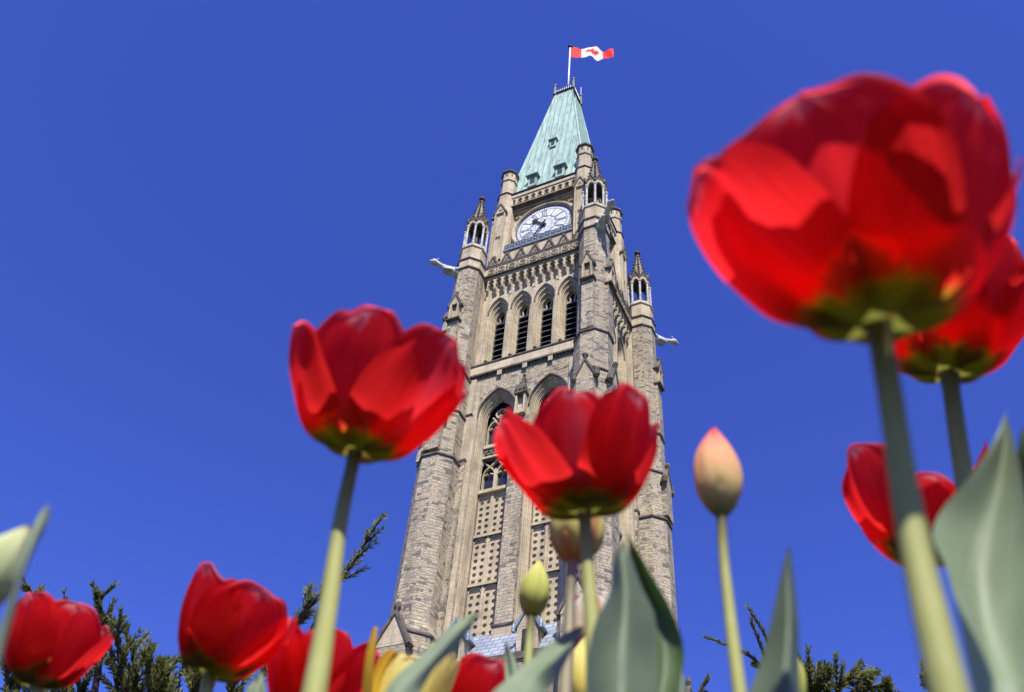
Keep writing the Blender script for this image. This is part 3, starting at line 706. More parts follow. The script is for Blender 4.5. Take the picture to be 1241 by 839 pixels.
# ---- corner piers, turrets, pinnacles, gargoyles ---------------------------------------------------
def corner(make):
    """make() builds at the front-right corner (+x,-y); the others are turned copies"""
    first = make()
    for k in (1, 2, 3):
        for o, ch in first:
            c = o.copy(); COL.objects.link(c); c.rotation_euler = (0, 0, k*PI/2)
            for q in ch:
                d = q.copy(); COL.objects.link(d); d.parent = c
PC = 4.95
def local_at(m, fn, ang, cx, cy):
    """run fn into a scratch builder in face coordinates and turn it by ang about (cx,cy)"""
    t = MB(); fn(t); ca, sa = math.cos(ang), math.sin(ang); i = len(m.v)
    for x, y, z in t.v: m.v.append((cx+ca*x-sa*y, cy+sa*x+ca*y, z))
    for f, q in zip(t.f, t.mi): m.f.append(tuple(a+i for a in f)); m.mi.append(q)
def make_corner():
    out = []; c = (PC, -PC); m = MB(); A = 1/math.cos(PI/8)
    def oct_(prof): m.loft([m.poly_ring(c[0], c[1], z, r*A, 8) for r, z in prof])
    oct_([(1.62, -0.4), (1.62, 14), (1.52, 14.5), (1.52, 24.6), (1.21, 25.5), (1.20, 36.5), (1.12, 36.85), (1.10, 43.7), (0.98, 44.0), (0.96, 54.75)])
    # square buttress strips on the two outer faces of the pier
    for ang in (0, PI/2):
        def strips(t):
            t.mat(0); t.box(-0.42, 0.42, -1.16, -0.9, 44.0, 48.8)
            t.box(-0.56, 0.56, -1.36, -0.9, 36.9, 39.5)
            t.box(-0.85, 0.85, -1.74, -1.2, 5, 23.8)
        local_at(m, strips, ang, *c)
    m.mat(1)
    def band(z, r, h=0.13): m.loft([m.poly_ring(c[0], c[1], z+q, (r+e)*A, 8) for q, e in ((0, 0.0), (0.03, 0.09), (h, 0.09), (h+0.12, 0.0))])
    band(24.6, 1.50); band(36.5, 1.20); band(43.7, 1.10); band(40.3, 1.10)
    m.mat(2)
    oct_([(0.975, 54.88), (1.0, 55.75)])
    oct_([(0.93, 55.9), (0.93, 57.35)])
    m.mat(1); band(54.75, 0.965); band(55.75, 1.0)
    out.append((put(m, 'corner_pier', ['rubble_stone', 'weathered_shaded_stone', 'dressed_stone']), []))
    def g_high(t):                                                  # niche gablet high on the pier
        t.mat(0); t.box(-0.36, -0.22, -1.36, -0.96, 48.80, 50.30); t.box(0.22, 0.36, -1.36, -0.96, 48.80, 50.30); t.box(-0.22, 0.22, -1.08, -0.96, 48.80, 50.30)
        gable(t, 0, 0.80, 50.30, 51.30, 0.9, 1.34); t.mat(1); coping(t, 0, 0.84, 50.30, 51.35, 0.12, 0.9, 1.40)
        t.lathe(0, -1.25, [(0.05, 51.30), (0.15, 51.60), (0.05, 51.75)], 6); t.box(-0.52, 0.52, -1.42, -0.9, 48.68, 48.80)
        for s in (-1, 1): t.lathe(s*0.47, -1.3, [(0.05, 50.00), (0.13, 50.15), (0.13, 50.30), (0.04, 50.42)], 6)
    def g_mid(t):
        t.mat(0); gable(t, 0, 1.2, 39.50, 40.85, 1.0, 1.36); t.mat(1); coping(t, 0, 1.24, 39.50, 40.90, 0.13, 1.0, 1.44)
        t.lathe(0, -1.38, [(0.06, 40.85), (0.2, 41.25), (0.16, 41.40), (0.05, 41.50)], 6)
        for s in (-1, 1): t.lathe(s*0.70, -1.32, [(0.06, 39.20), (0.2, 39.40), (0.2, 39.85), (0.08, 40.10)], 6)
    def g_low(t):
        t.mat(0); gable(t, 0, 1.9, 23.80, 25.60, 1.3, 1.76); t.mat(1); coping(t, 0, 1.95, 23.80, 25.65, 0.15, 1.3, 1.86)
        t.lathe(0, -1.72, [(0.07, 25.60), (0.2, 25.95), (0.16, 26.10), (0.05, 26.30)], 6)
    for ang in (0, PI/2):
        for fn in (g_high, g_mid, g_low):
            q = MB(); local_at(q, fn, ang, *c)
            out.append((put(q, 'pier_gablet', ['dressed_stone', 'weathered_shaded_stone']), []))
    # pinnacle: open ring of colonnettes under a crocketed spire
    m = MB(); b = 57.35
    m.loft([m.poly_ring(c[0], c[1], z, r*A, 8) for r, z in ((0.93, b), (1.02, b+0.08), (1.02, b+0.2), (0.9, b+0.45), (0.88, b+0.55))])
    m.mat(1)
    m.loft([m.poly_ring(c[0], c[1], z, r, 8) for r, z in ((0.16, b+0.5), (0.16, 61.2))])
    top = 60.75
    for k in range(8):                                              # arch heads and gablets
        def gb(t):
            t.mat(0); ap = arch(0, 0.22, top-0.75, top-0.35, top+0.05, 4)
            arch_wall(t, -0.335, 0.335, top-0.40, top+0.3, [(0, 0.22, top-0.40, top-0.35, top+0.05)], 0.82)
            reveal(t, arch(0, 0.22, top-0.4, top-0.35, top+0.05, 4), 0.82, 0.66)
            t.mat(1); gable(t, 0, 0.66, top+0.3, top+1.05, 0.66, 0.84)
            coping(t, 0, 0.66, top+0.05, top+1.0, 0.08, 0.7, 0.90); t.lathe(0, -0.84, [(0.03, top+1.0), (0.09, top+1.12), (0.02, top+1.25)], 5)
        local_at(m, gb, k*PI/4, *c)
    m.mat(1); m.loft([m.poly_ring(c[0], c[1], z, r*A, 8) for r, z in ((0.80, top+0.28), (0.74, top+0.34))])
    pin = put(m, 'pinnacle', ['dressed_stone', 'weathered_shaded_stone'])
    ch = []
    for k in range(8):
        a = k*PI/4+PI/8; x, y = c[0]+0.80*A*math.cos(a), c[1]+0.80*A*math.sin(a); q = MB()
        q.lathe(x, y, [(0.13, b+0.5), (0.13, b+0.58), (0.085, b+0.64), (0.085, top-0.5), (0.12, top-0.46), (0.15, top-0.36), (0.15, top-0.3)], 8)
        ch.append(q.build('colonnette', 'marble', pin))
    q = MB(); z0, z1 = top+0.34, 64.9
    q.loft([q.poly_ring(c[0], c[1], z0+(z1-z0)*t, (0.70*(1-t)+0.10*t), 8) for t in (0, 0.5, 1)])
    q.mat(1)
    for k in range(8):
        a = PI/8+k*PI/4
        for j in range(8):
            t = (j+0.6)/8.6; rr = 0.70*(1-t)+0.10*t+0.04; z = z0+(z1-z0)*t
            x, y = c[0]+rr*math.cos(a), c[1]+rr*math.sin(a); s = 0.115-0.04*t
            q.lathe(x, y, [(s*0.4, z-0.09), (s, z), (s*0.9, z+0.05), (s*0.2, z+0.11)], 5)
    q.lathe(c[0], c[1], [(0.10, z1-0.05), (0.10, z1), (0.26, z1+0.13), (0.26, z1+0.27), (0.12, z1+0.36), (0.17, z1+0.5), (0.05, z1+0.62)], 8)
    ch.append(q.build('spire', ['carved_stone', 'weathered_shaded_stone'], pin))
    out.append((pin, ch))
    # gargoyle: a long beast stretched out from the pier
    q = MB(); dv = Vector((1, -1, 0)).normalized(); o_ = Vector((c[0], c[1], 0))
    sect = [(0.75, 54.45, 0.26, 0.30), (1.1, 54.55, 0.25, 0.30), (1.5, 54.62, 0.20, 0.24), (1.9, 54.70, 0.15, 0.17), (2.25, 54.80, 0.125, 0.14), (2.55, 54.90, 0.13, 0.14), (2.75, 54.96, 0.185, 0.18), (2.92, 54.95, 0.17, 0.16), (3.08, 54.90, 0.10, 0.09), (3.2, 54.86, 0.07, 0.05)]
    side = Vector((1, 1, 0)).normalized()
    q.loft([[o_+dv*r+side*(1.5*w*math.cos(2*PI*k/10))+Vector((0, 0, z+0.27+1.55*h*math.sin(2*PI*k/10))) for k in range(10)] for r, z, w, h in sect])
    for s in (-1, 1):                                               # forelegs, haunches, ears
        q.tube([o_+dv*1.35+side*0.2*s+Vector((0, 0, 54.85)), o_+dv*1.65+side*0.28*s+Vector((0, 0, 54.68)), o_+dv*1.95+side*0.24*s+Vector((0, 0, 54.68)), o_+dv*2.1+side*0.22*s+Vector((0, 0, 54.66))], [0.11, 0.09, 0.075, 0.085], 7)
        q.tube([o_+dv*0.85+side*0.26*s+Vector((0, 0, 54.95)), o_+dv*1.2+side*0.32*s+Vector((0, 0, 54.85)), o_+dv*1.15+side*0.3*s+Vector((0, 0, 54.7))], [0.2, 0.16, 0.08], 7)
        q.tube([o_+dv*2.68+side*0.11*s+Vector((0, 0, 55.36)), o_+dv*2.6+side*0.17*s+Vector((0, 0, 55.55)), o_+dv*2.5+side*0.2*s+Vector((0, 0, 55.6))], [0.06, 0.05, 0.01], 6)
        q.tube([o_+dv*3.02+side*0.06*s+Vector((0, 0, 55.16)), o_+dv*3.02+side*0.07*s+Vector((0, 0, 55.06))], [0.03, 0.01], 5)
    q.tube([o_+dv*2.85+Vector((0, 0, 55.1)), o_+dv*3.12+Vector((0, 0, 54.98))], [0.1, 0.05], 6)
    out.append((put(q, 'gargoyle', 'marble', True), []))
    # turret of the clock stage
    m = MB(); tc = (3.45, -3.45)
    def oc(prof): m.loft([m.poly_ring(tc[0], tc[1], z, r*A, 8) for r, z in prof])
    oc([(0.74, 56.0), (0.72, 66.2), (0.60, 66.7), (0.60, 69.55)])
    m.mat(1)
    oc([(0.75, 66.05), (0.80, 66.12), (0.80, 66.22), (0.70, 66.4)]); oc([(0.60, 68.25), (0.66, 68.3), (0.66, 68.4), (0.60, 68.5)])
    oc([(0.60, 69.5), (0.74, 69.62), (0.74, 69.78), (0.5, 70.0), (0.15, 70.2)])
    m.mat(2)
    for k in range(8):
        def sl(t): bar(t, (0, 69.0), (0, 69.35), 0.14, 0.601, 0.61)
        i0_ = len(m.mi); local_at(m, sl, k*PI/4, *tc)
        for j in range(i0_, len(m.mi)): m.mi[j] = 2
    for ang in (0, PI/2):
        def bl(t):                                                  # blind panels and a gablet with an oculus
            t.mat(0); t.box(-0.46, -0.34, -0.86, -0.70, 57, 63.2); t.box(0.34, 0.46, -0.86, -0.70, 57, 63.2)
            gable(t, 0, 0.98, 63.2, 64.35, 0.6, 0.88); t.mat(1); coping(t, 0, 1.0, 63.2, 64.4, 0.11, 0.6, 0.95)
            disc(t, 0, 63.55, 0.17, 0.885, 8); t.mat(1)
            for k in range(4): a = k*PI/2+PI/4; bar(t, (0.02*math.cos(a), 60.0+0.02*math.sin(a)), (0.27*math.cos(a), 60.0+0.27*math.sin(a)), 0.17, 0.725, 0.74+0.002*k)
        local_at(m, bl, ang, *tc)
    out.append((put(m, 'turret', ['dressed_stone', 'weathered_shaded_stone', 'louver_slate']), []))
    return out
corner(make_corner)

# ---- roof ---------------------------------------------------------------------------------------
RB, RT, ZB, ZT = 3.42, 0.90, 66.15, 87.1
def roof_half(z): return RB+(RT-RB)*(z-ZB)/(ZT-ZB)
m = MB(); m.loft([[(sx*roof_half(z), sy*roof_half(z), z) for sx, sy in ((-1, -1), (1, -1), (1, 1), (-1, 1))] for z in (ZB, ZT)])
m.mat(1)
m.loft([[(sx*h, sy*h, z) for sx, sy in ((-1, -1), (1, -1), (1, 1), (-1, 1))] for h, z in ((3.55, 65.96), (3.95, 66.02), (3.95, 66.12), (3.45, 66.25))])
m.mat(0)
def face_pt(k, x, d, z):
    ca, sa = math.cos(k*PI/2), math.sin(k*PI/2); y = -d; return (ca*x-sa*y, sa*x+ca*y, z)
for k in range(4):                                                  # standing seams, corner rolls
    for j in range(-5, 6):
        x = j*0.56; zt = ZT if abs(x) < RT else ZB+(RB-abs(x))/(RB-RT)*(ZT-ZB)-0.2
        fr = 1 if abs(x) < RT*0.98 else 0
        xt = x*(0.55 if abs(x) > RT else 0.85) if False else x
        a = face_pt(k, xt, roof_half(ZB+0.1)+0.01, ZB+0.1); b = face_pt(k, xt, roof_half(zt)+0.01, zt)
        m.mat(2); m.tube([a, b], 0.04, 4); m.mat(0)
    m.tube([face_pt(k, roof_half(ZB), roof_half(ZB), ZB), face_pt(k, RT, RT, ZT)], 0.09, 6)
roof = put(m, 'roof', ['copper_patina', 'iron', 'copper_dark'])
def dormer(k, cx, z, s):
    q = MB(); d = roof_half(z)
    def P_(x, dd, zz): return face_pt(k, cx+x*s, d+dd*s, z+zz*s)
    q.hexa([P_(-0.30, -0.2, 0), P_(0.30, -0.2, 0), P_(0.30, 0.16, 0), P_(-0.30, 0.16, 0)], [P_(-0.30, -0.35, 1.15), P_(0.30, -0.35, 1.15), P_(0.30, 0.16, 1.15), P_(-0.30, 0.16, 1.15)])
    q.mat(1); q.hexa([P_(-0.17, 0.10, 0.25), P_(0.17, 0.10, 0.25), P_(0.17, 0.175, 0.25), P_(-0.17, 0.175, 0.25)], [P_(-0.17, 0.10, 1.0), P_(0.17, 0.10, 1.0), P_(0.17, 0.175, 1.0), P_(-0.17, 0.175, 1.0)])
    q.mat(2); q.hexa([P_(-0.45, -0.4, 1.15), P_(0.45, -0.4, 1.15), P_(0.45, 0.34, 1.15), P_(-0.45, 0.34, 1.15)], [P_(-0.45, -0.4, 1.22), P_(0.45, -0.4, 1.22), P_(0.45, 0.34, 1.22), P_(-0.45, 0.34, 1.22)])
    q.mat(0); q.hexa([P_(-0.42, 0.30, 1.22), P_(0.42, 0.30, 1.22), P_(0, 0.28, 1.75)], [P_(-0.42, -0.4, 1.22), P_(0.42, -0.4, 1.22), P_(0, -0.5, 1.75)])
    q.tube([P_(0, 0.28, 1.7), P_(0, 0.28, 2.1)], [0.05, 0.01], 5)
    return q.build('dormer', ['copper_patina', 'louver_slate', 'copper_dark'], roof)
for k in range(4):
    for cx, z, s in ((-1.25, 67.1, 1.25), (1.25, 67.1, 1.25), (0.0, 73.9, 0.95)): dormer(k, cx, z, s)
    q = MB()
    for j in range(5):                                              # snow guards / crockets along the eaves
        x = -2.5+1.25*j
        for e in (-0.16, 0.0, 0.16): q.tube([face_pt(k, x+e, roof_half(66.5)-0.02, 66.45), face_pt(k, x+e*1.4, roof_half(66.5)+0.14, 66.75)], [0.06, 0.05], 5)
        q.tube([face_pt(k, x-0.32, roof_half(66.7)+0.11, 66.78), face_pt(k, x+0.32, roof_half(66.7)+0.11, 66.78)], 0.05, 5)
    q.build('eaves_crockets', 'copper_dark', roof)
# cresting round the flat top
m = MB()
for k in range(4):
    m.tube([face_pt(k, -0.98, 0.98, 87.15), face_pt(k, 0.98, 0.98, 87.15)], 0.10, 6)
    m.tube([face_pt(k, -0.95, 0.95, 88.0), face_pt(k, 0.95, 0.95, 88.0)], 0.03, 5)
    for j in range(9):
        x = -0.9+j*0.225
        m.tube([face_pt(k, x, 0.96, 87.15), face_pt(k, x+0.05, 1.0, 87.6), face_pt(k, x, 0.96, 88.05)], [0.05, 0.06, 0.02], 5)
    for j in range(7):
        z = 86.8-j*0.42; m.tube([face_pt(k, roof_half(z), roof_half(z), z), face_pt(k, roof_half(z)+0.16, roof_half(z)+0.16, z+0.1)], [0.06, 0.03], 5)
put(m, 'cresting', 'iron')
for k in range(4):
    x, y, _ = face_pt(k, 1.0, 1.0, 0); q = MB()
    q.lathe(x, y, [(0.18, 86.9), (0.16, 87.2), (0.14, 88.6), (0.2, 88.68), (0.2, 88.85), (0.06, 89.0)], 8)
    if k == 0: pass
    put(q, 'corner_post', 'grey_metal')
q = MB(); q.tube([(1.0, 1.0, 88.9), (1.0, 1.0, 90.6)], 0.035, 6); put(q, 'antenna', 'white_paint')
m = MB()                                                            # dark core so no light passes behind louvres and dial
m.box(-2.9, 2.9, -2.9, 2.9, 0, 66); put(m, 'inner_core', 'louver_slate')

def tw(x, y, z):
    c, s = math.cos(TROT), math.sin(TROT); return Vector((TX+c*x-s*y, TY+s*x+c*y, z))
# ------------------------------------------------------------------ flagpole and flag
pb, pt = tw(0, 0, 87.12), tw(0, 0, 98.9)
pole = empty('flagpole', pb)
tag(pole, 'slim white flagpole standing on the flat top of the copper roof', 'flagpole')
q = MB(); q.tube([(0, 0, 0), (0, 0, 6), (0, 0, 11.6)], [0.11, 0.09, 0.07], 10); q.build('pole', 'white_paint', pole, True)
q = MB(); q.lathe(0, 0, [(0.05, 11.6), (0.22, 11.7), (0.26, 11.85), (0.2, 12.0), (0.04, 12.1)], 10); q.build('finial', 'iron', pole)
LEAF = [(0, 1.0), (0.12, 0.72), (0.28, 0.80), (0.20, 0.36), (0.42, 0.58), (0.48, 0.46), (0.76, 0.52), (0.66, 0.30), (0.80, 0.18), (0.40, -0.18), (0.46, -0.34), (0.05, -0.27), (0.06, -0.78)]
LEAF = LEAF+[(-x, y) for x, y in reversed(LEAF[1:])]
def inside(x, y, poly):
    r = False; j = len(poly)-1
    for i in range(len(poly)):
        (xi, yi), (xj, yj) = poly[i], poly[j]
        if (yi > y) != (yj > y) and x < (xj-xi)*(y-yi)/(yj-yi)+xi: r = not r
        j = i
    return r
FL, FH = 4.9, 2.3; nu, nv = 120, 60; q = MB()
fd = Vector((0.985, -0.02, 0.0)); fs = Vector((0.02, 0.985, 0))
def flagpt(u, v):
    x = u*FL*0.95; amp = 0.24*min(1, u*2.2)
    wv = amp*math.sin(u*11.5-v*1.2)+0.10*min(1, u*2)*math.sin(u*23+v*3.1)
    z = -(1-v)*FH + 0.12*u + 0.07*math.sin(u*9+1)*u + 0.16*(v-0.5)*math.sin(u*14)*u
    return fd*x+fs*wv+Vector((0, 0, z))
i0 = q.add([flagpt(i/nu, j/nv) for j in range(nv+1) for i in range(nu+1)])
for j in range(nv):
    for i in range(nu):
        a = i0+j*(nu+1)+i; q.f.append((a, a+1, a+nu+2, a+nu+1))
        u, v = (i+0.5)/nu, (j+0.5)/nv
        lx, ly = (u-0.5)*FL/(FH*0.45), (v-0.47)/0.45
        q.mi.append(0 if (u < 0.25 or u > 0.75 or inside(lx, ly, LEAF)) else 1)
fo = q.build('flag', ['flag_red', 'flag_white'], None, True); fo.location = pt+Vector((0.12, 0, -0.1))
tag(fo, 'red and white maple leaf flag flying from the flagpole', 'flag')

# ================================================================== TULIPS
def cat(pts, n):
    """smooth curve through the points, tangents weighted by spacing so that uneven gaps never overshoot"""
    pts = [Vector(p) for p in pts]
    if len(pts) == 2: return [pts[0].lerp(pts[1], i/n) for i in range(n+1)]
    L = [max((q-p).length, 1e-6) for p, q in zip(pts, pts[1:])]; sl = [(q-p)/l for p, q, l in zip(pts, pts[1:], L)]
    T = [sl[0]]+[(sl[i-1]*L[i]+sl[i]*L[i-1])/(L[i-1]+L[i]) for i in range(1, len(sl))]+[sl[-1]]
    out = []; segs = len(pts)-1
    for i in range(n+1):
        t = i/n*segs; k = min(int(t), segs-1); t -= k; h = L[k]
        out.append(pts[k]*(2*t**3-3*t*t+1)+T[k]*h*(t**3-2*t*t+t)+pts[k+1]*(3*t*t-2*t**3)+T[k+1]*h*(t**3-t*t))
    return out
def smooth(a, b, t):
    t = max(0, min(1, (t-a)/(b-a))); return t*t*(3-2*t)
def profile(L, th, r0, nv=60, vend=1.0):
    r, z = r0, 0.0; prof = []; dv = 1/nv
    for j in range(nv+1):
        v = j*dv; a = R(th[0]+(th[1]-th[0])*smooth(0, 0.42, v)+(th[2]-th[1])*smooth(0.42 if vend == 1.0 else 0.3, vend, v))
        prof.append((r, z, a)); r += L*dv*math.cos(a); z += L*dv*math.sin(a)
    return prof
def petal_mesh(base, frame, phi, L, Wd, th, r0=0.003, wrap=1.0, tip=2.0, wmax=0.6, base_w=0.34, ripple=0.0, seed=0, crease=0.0, twist=0.0, curl=0.0, rmin=None, flare=0.0, notch=0.05, rag=0.05, vend=1.0):
    """one petal: swept along a profile whose slope angle runs through th=(a0,a1,a2), curved round the flower's axis"""
    e1, e2, e3 = frame; rnd = random.Random(seed); m = MB(); nu, nv = 22, 36
    prof = profile(L, th, r0, vend=vend); ph0 = rnd.uniform(0, 6)
    def at_v(v):
        t = max(0, min(0.99999, v))*60; k = int(t); t -= k; p, q = prof[k], prof[k+1]
        return tuple(x+(y-x)*t for x, y in zip(p, q))
    rad = e1*math.cos(R(phi))+e2*math.sin(R(phi)); tan = -e1*math.sin(R(phi))+e2*math.cos(R(phi))
    pts = []
    for j in range(nv+1):
        v0 = 1-(1-j/nv)**1.8
        if v0 < wmax: s = base_w+(1-base_w)*math.sin(PI/2*v0/wmax)**0.9
        else: s = max(0.0, 1-((v0-wmax)/(1-wmax))**tip)**(1/min(tip, 2.0))
        hw = Wd/2*s
        for i in range(nu+1):
            u = -1+2*i/nu
            v = v0*(1-smooth(0.55, 1, v0)*(notch*math.exp(-(u*max(s, 0.3)/0.16)**2)+rag*noise.noise(Vector((u*s*2.2, seed*2.7, 0.4)))))
            r, z, a = at_v(v); nrm = rad*math.sin(a)-e3*math.cos(a)
            rho = max(r*wrap, Wd*0.30*wrap) if rmin is None else max(r, rmin)
            al = u*hw/rho; lat = rho*math.sin(al); inn = rho*(1-math.cos(al))
            p = base+rad*r+e3*z-nrm*inn+tan*lat
            us = u*s
            k = ripple*Wd*v*v*(math.sin(us*5.5+ph0)*0.5+math.sin(us*9+ph0*2)*0.35*abs(us))
            k += crease*Wd*math.exp(-(u/0.16)**2)*math.sin(PI*min(1, v*1.05))
            k += 0.010*Wd*math.sin(u*11+ph0*1.7+v*1.5)*smooth(0.1, 0.5, v)+0.006*Wd*math.sin(u*19+ph0*2.9)*smooth(0.3, 0.9, v)
            k += flare*Wd*smooth(0.75, 1, v)**2+curl*Wd*(abs(u)**3)*smooth(0.4, 1, v)+0.03*Wd*noise.noise(Vector((u*1.5, v*2.5, seed*3.1)))
            pts.append(p+nrm*k+tan*(twist*Wd*v*v))
    i0 = m.add(pts)
    for j in range(nv+1):
        for i in range(nu+1): m.uv[i0+j*(nu+1)+i] = (i/nu, 1-(1-j/nv)**1.8)
    for j in range(nv):
        for i in range(nu):
            a = i0+j*(nu+1)+i; m.f.append((a, a+1, a+nu+2, a+nu+1)); m.mi.append(0)
    return m
def shift(m, o): m.v = [tuple(Vector(p)-o) for p in m.v]; return m
def stem_mesh(path, rads, n=40):
    m = MB(); c = cat(path, n); seg = len(rads)-1
    rr = []
    for i in range(n+1):
        t = i/n*seg; k = min(int(t), seg-1); rr.append(rads[k]+(rads[k+1]-rads[k])*(t-k))
    for i in range(3): rr[i] *= 1.0+0.28*(1-i/3)                   # swelling under the flower
    for i in range(n+1): rr[i] *= 1+0.05*noise.noise(Vector((i*0.31, len(path)*2.3, rads[0]*900)))
    i0 = m.tube(c, rr, 14)
    for j in range(n+1):
        for k in range(14): m.uv[i0+j*14+k] = (abs(k/7-1), j/n*3)
    return m
def leaf_mesh(left, mid, right, n=36, wave=0.0, seed=0):
    """blade from three rails of points (tip first); smooth cross-section through left, mid and right"""
    m = MB(); l, c, r = cat(left, n), cat(mid, n), cat(right, n); nw = 12; pts = []
    for j in range(n+1):
        for i in range(nw+1):
            t = i/nw; a = l[j]; b = c[j]; d = r[j]
            ctrl = b*2-(a+d)*0.5; p1 = a*(1-t)**2+ctrl*2*t*(1-t)+d*t*t
            p2 = a.lerp(b, t*2) if t < 0.5 else b.lerp(d, t*2-1)
            p = p1*0.55+p2*0.45
            if wave: p = p+Vector((0, -1, 0.5))*wave*noise.noise(Vector((t*2, j/n*3, seed)))
            pts.append(p)
    i0 = m.add(pts)
    for j in range(n+1):
        for i in range(nw+1): m.uv[i0+j*(nw+1)+i] = (i/nw, j/n)
    for j in range(n):
        for i in range(nw):
            a = i0+j*(nw+1)+i; m.f.append((a, a+1, a+nw+2, a+nw+1)); m.mi.append(0)
    return m
def ground_pt(p, lean=Vector((0, 0, 0))): return Vector((p.x+lean.x, p.y+lean.y, GROUND-0.01))

def axis_of(tilt_cam, tilt_right):
    v = Vector((math.sin(R(tilt_right)), -math.sin(R(tilt_cam)), 0)); v.z = math.sqrt(max(0.05, 1-v.length_squared)); return v.normalized()
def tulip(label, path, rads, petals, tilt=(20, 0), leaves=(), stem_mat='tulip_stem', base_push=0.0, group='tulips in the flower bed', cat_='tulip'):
    """path: list of (px,py,d) from the flower's base down to the frame edge"""
    pts = [at(*p) for p in path]
    last = pts[-1]; prev = pts[-2]; slope = (last-prev); k = (GROUND-0.01-last.z)/slope.z if slope.z < -1e-4 else 1
    k = min(max(k, 0), 4.0); gp = Vector((last.x+slope.x*k*0.5, last.y+slope.y*k*0.5, GROUND-0.01))
    root = empty('tulip', gp); tag(root, label, cat_, group)
    pth = pts+[last.lerp(gp, 0.5)+Vector((0, 0, 0)), gp]
    a = axis_of(*tilt); e1 = Vector((1, 0, 0)); e1 = (e1-a*e1.dot(a)).normalized(); fr = (e1, a.cross(e1), a)
    pth[0] = pts[0]+a*0.004
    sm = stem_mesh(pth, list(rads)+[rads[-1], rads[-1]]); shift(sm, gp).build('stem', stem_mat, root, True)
    for i, kw in enumerate(petals):
        kw = dict(kw); mt = kw.pop('mat', 'red_petal'); kw.setdefault('seed', i+len(label)*7)
        pm = petal_mesh(pts[0], fr, **kw); shift(pm, gp).build('petal', mt, root, True)
    for lf in leaves:
        mt = lf.get('mat', 'tulip_leaf')
        rails = [[at(*q) for q in lf[s]] for s in ('l', 'm', 'r')]
        foot = lf.get('foot')
        for s, rl in enumerate(rails):
            end = rl[-1]; g_ = gp+Vector(((-0.012, 0, 0.012)[s], 0.0, 0.03))
            rl.append(end.lerp(g_, 0.5)+(end-rl[-2]).normalized()*0.02); rl.append(g_)
        lm = leaf_mesh(*rails, wave=lf.get('wave', 0.004), seed=lf.get('seed', 1))
        lo = shift(lm, gp).build('leaf', mt, root, True)
    return root

def bud_flower(L, r, mat, off=0, tip_r=0.0008, seed=0):
    """closed bud: six petals wrapped into an egg"""
    out = []; th2 = 116.0
    for _ in range(8):                                              # slopes that give the wanted girth and close the tip
        lo, hi = 0.0, 84.0
        for _ in range(20):
            a0 = (lo+hi)/2
            if max(p[0] for p in profile(L, (a0, 86, th2), 0.0024, vend=0.88)) > r: lo = a0
            else: hi = a0
        lo, hi = 92.0, 160.0
        for _ in range(20):
            th2 = (lo+hi)/2
            if profile(L, (a0, 86, th2), 0.0024, vend=0.88)[-1][0] > tip_r: lo = th2
            else: hi = th2
    for k in range(6):
        inn = k >= 3
        out.append(dict(phi=off+120*k+(60 if inn else 0), L=L*(0.975 if inn else 1.0), Wd=r*(2.1 if inn else 2.5), th=(a0, 86+(1.5 if inn else 0), th2), vend=0.88, notch=0.0, rag=0.02, tip=1.5, wmax=0.42, base_w=0.6, crease=0.012, seed=seed+k, r0=0.0024-(0.0005 if inn else 0), mat=mat, rmin=0.0015))
    return out
def pt(phi, L, Wd, th=(8, 62, 78), **kw): return dict(phi=phi, L=L, Wd=Wd, th=th, **{**dict(wrap=1.25, ripple=0.04, crease=0.02, tip=2.8, wmax=0.52, base_w=0.62, rag=0.13), **kw})
# --- big tulip, right
tulip('largest red tulip, wide open high at the right, on the thickest stem', [(1064, 392, 0.315), (1079, 480, 0.307), (1101, 620, 0.28), (1150, 839, 0.24)], (0.0036, 0.0037, 0.0039, 0.0043),
      [pt(-57, 0.081, 0.080, (-6, 66, 86), r0=0.006, notch=0.0), pt(-180, 0.082, 0.080, (-8, 56, 78), r0=0.006, notch=0.02), pt(66, 0.064, 0.07, (-4, 60, 76), r0=0.006),
       pt(-130, 0.086, 0.082, (-6, 63, 86), flare=-0.03, notch=0.02, rag=0.10), pt(4, 0.084, 0.066, (-6, 58, 76)), pt(126, 0.062, 0.07, (-4, 60, 76))], tilt=(22, -4))
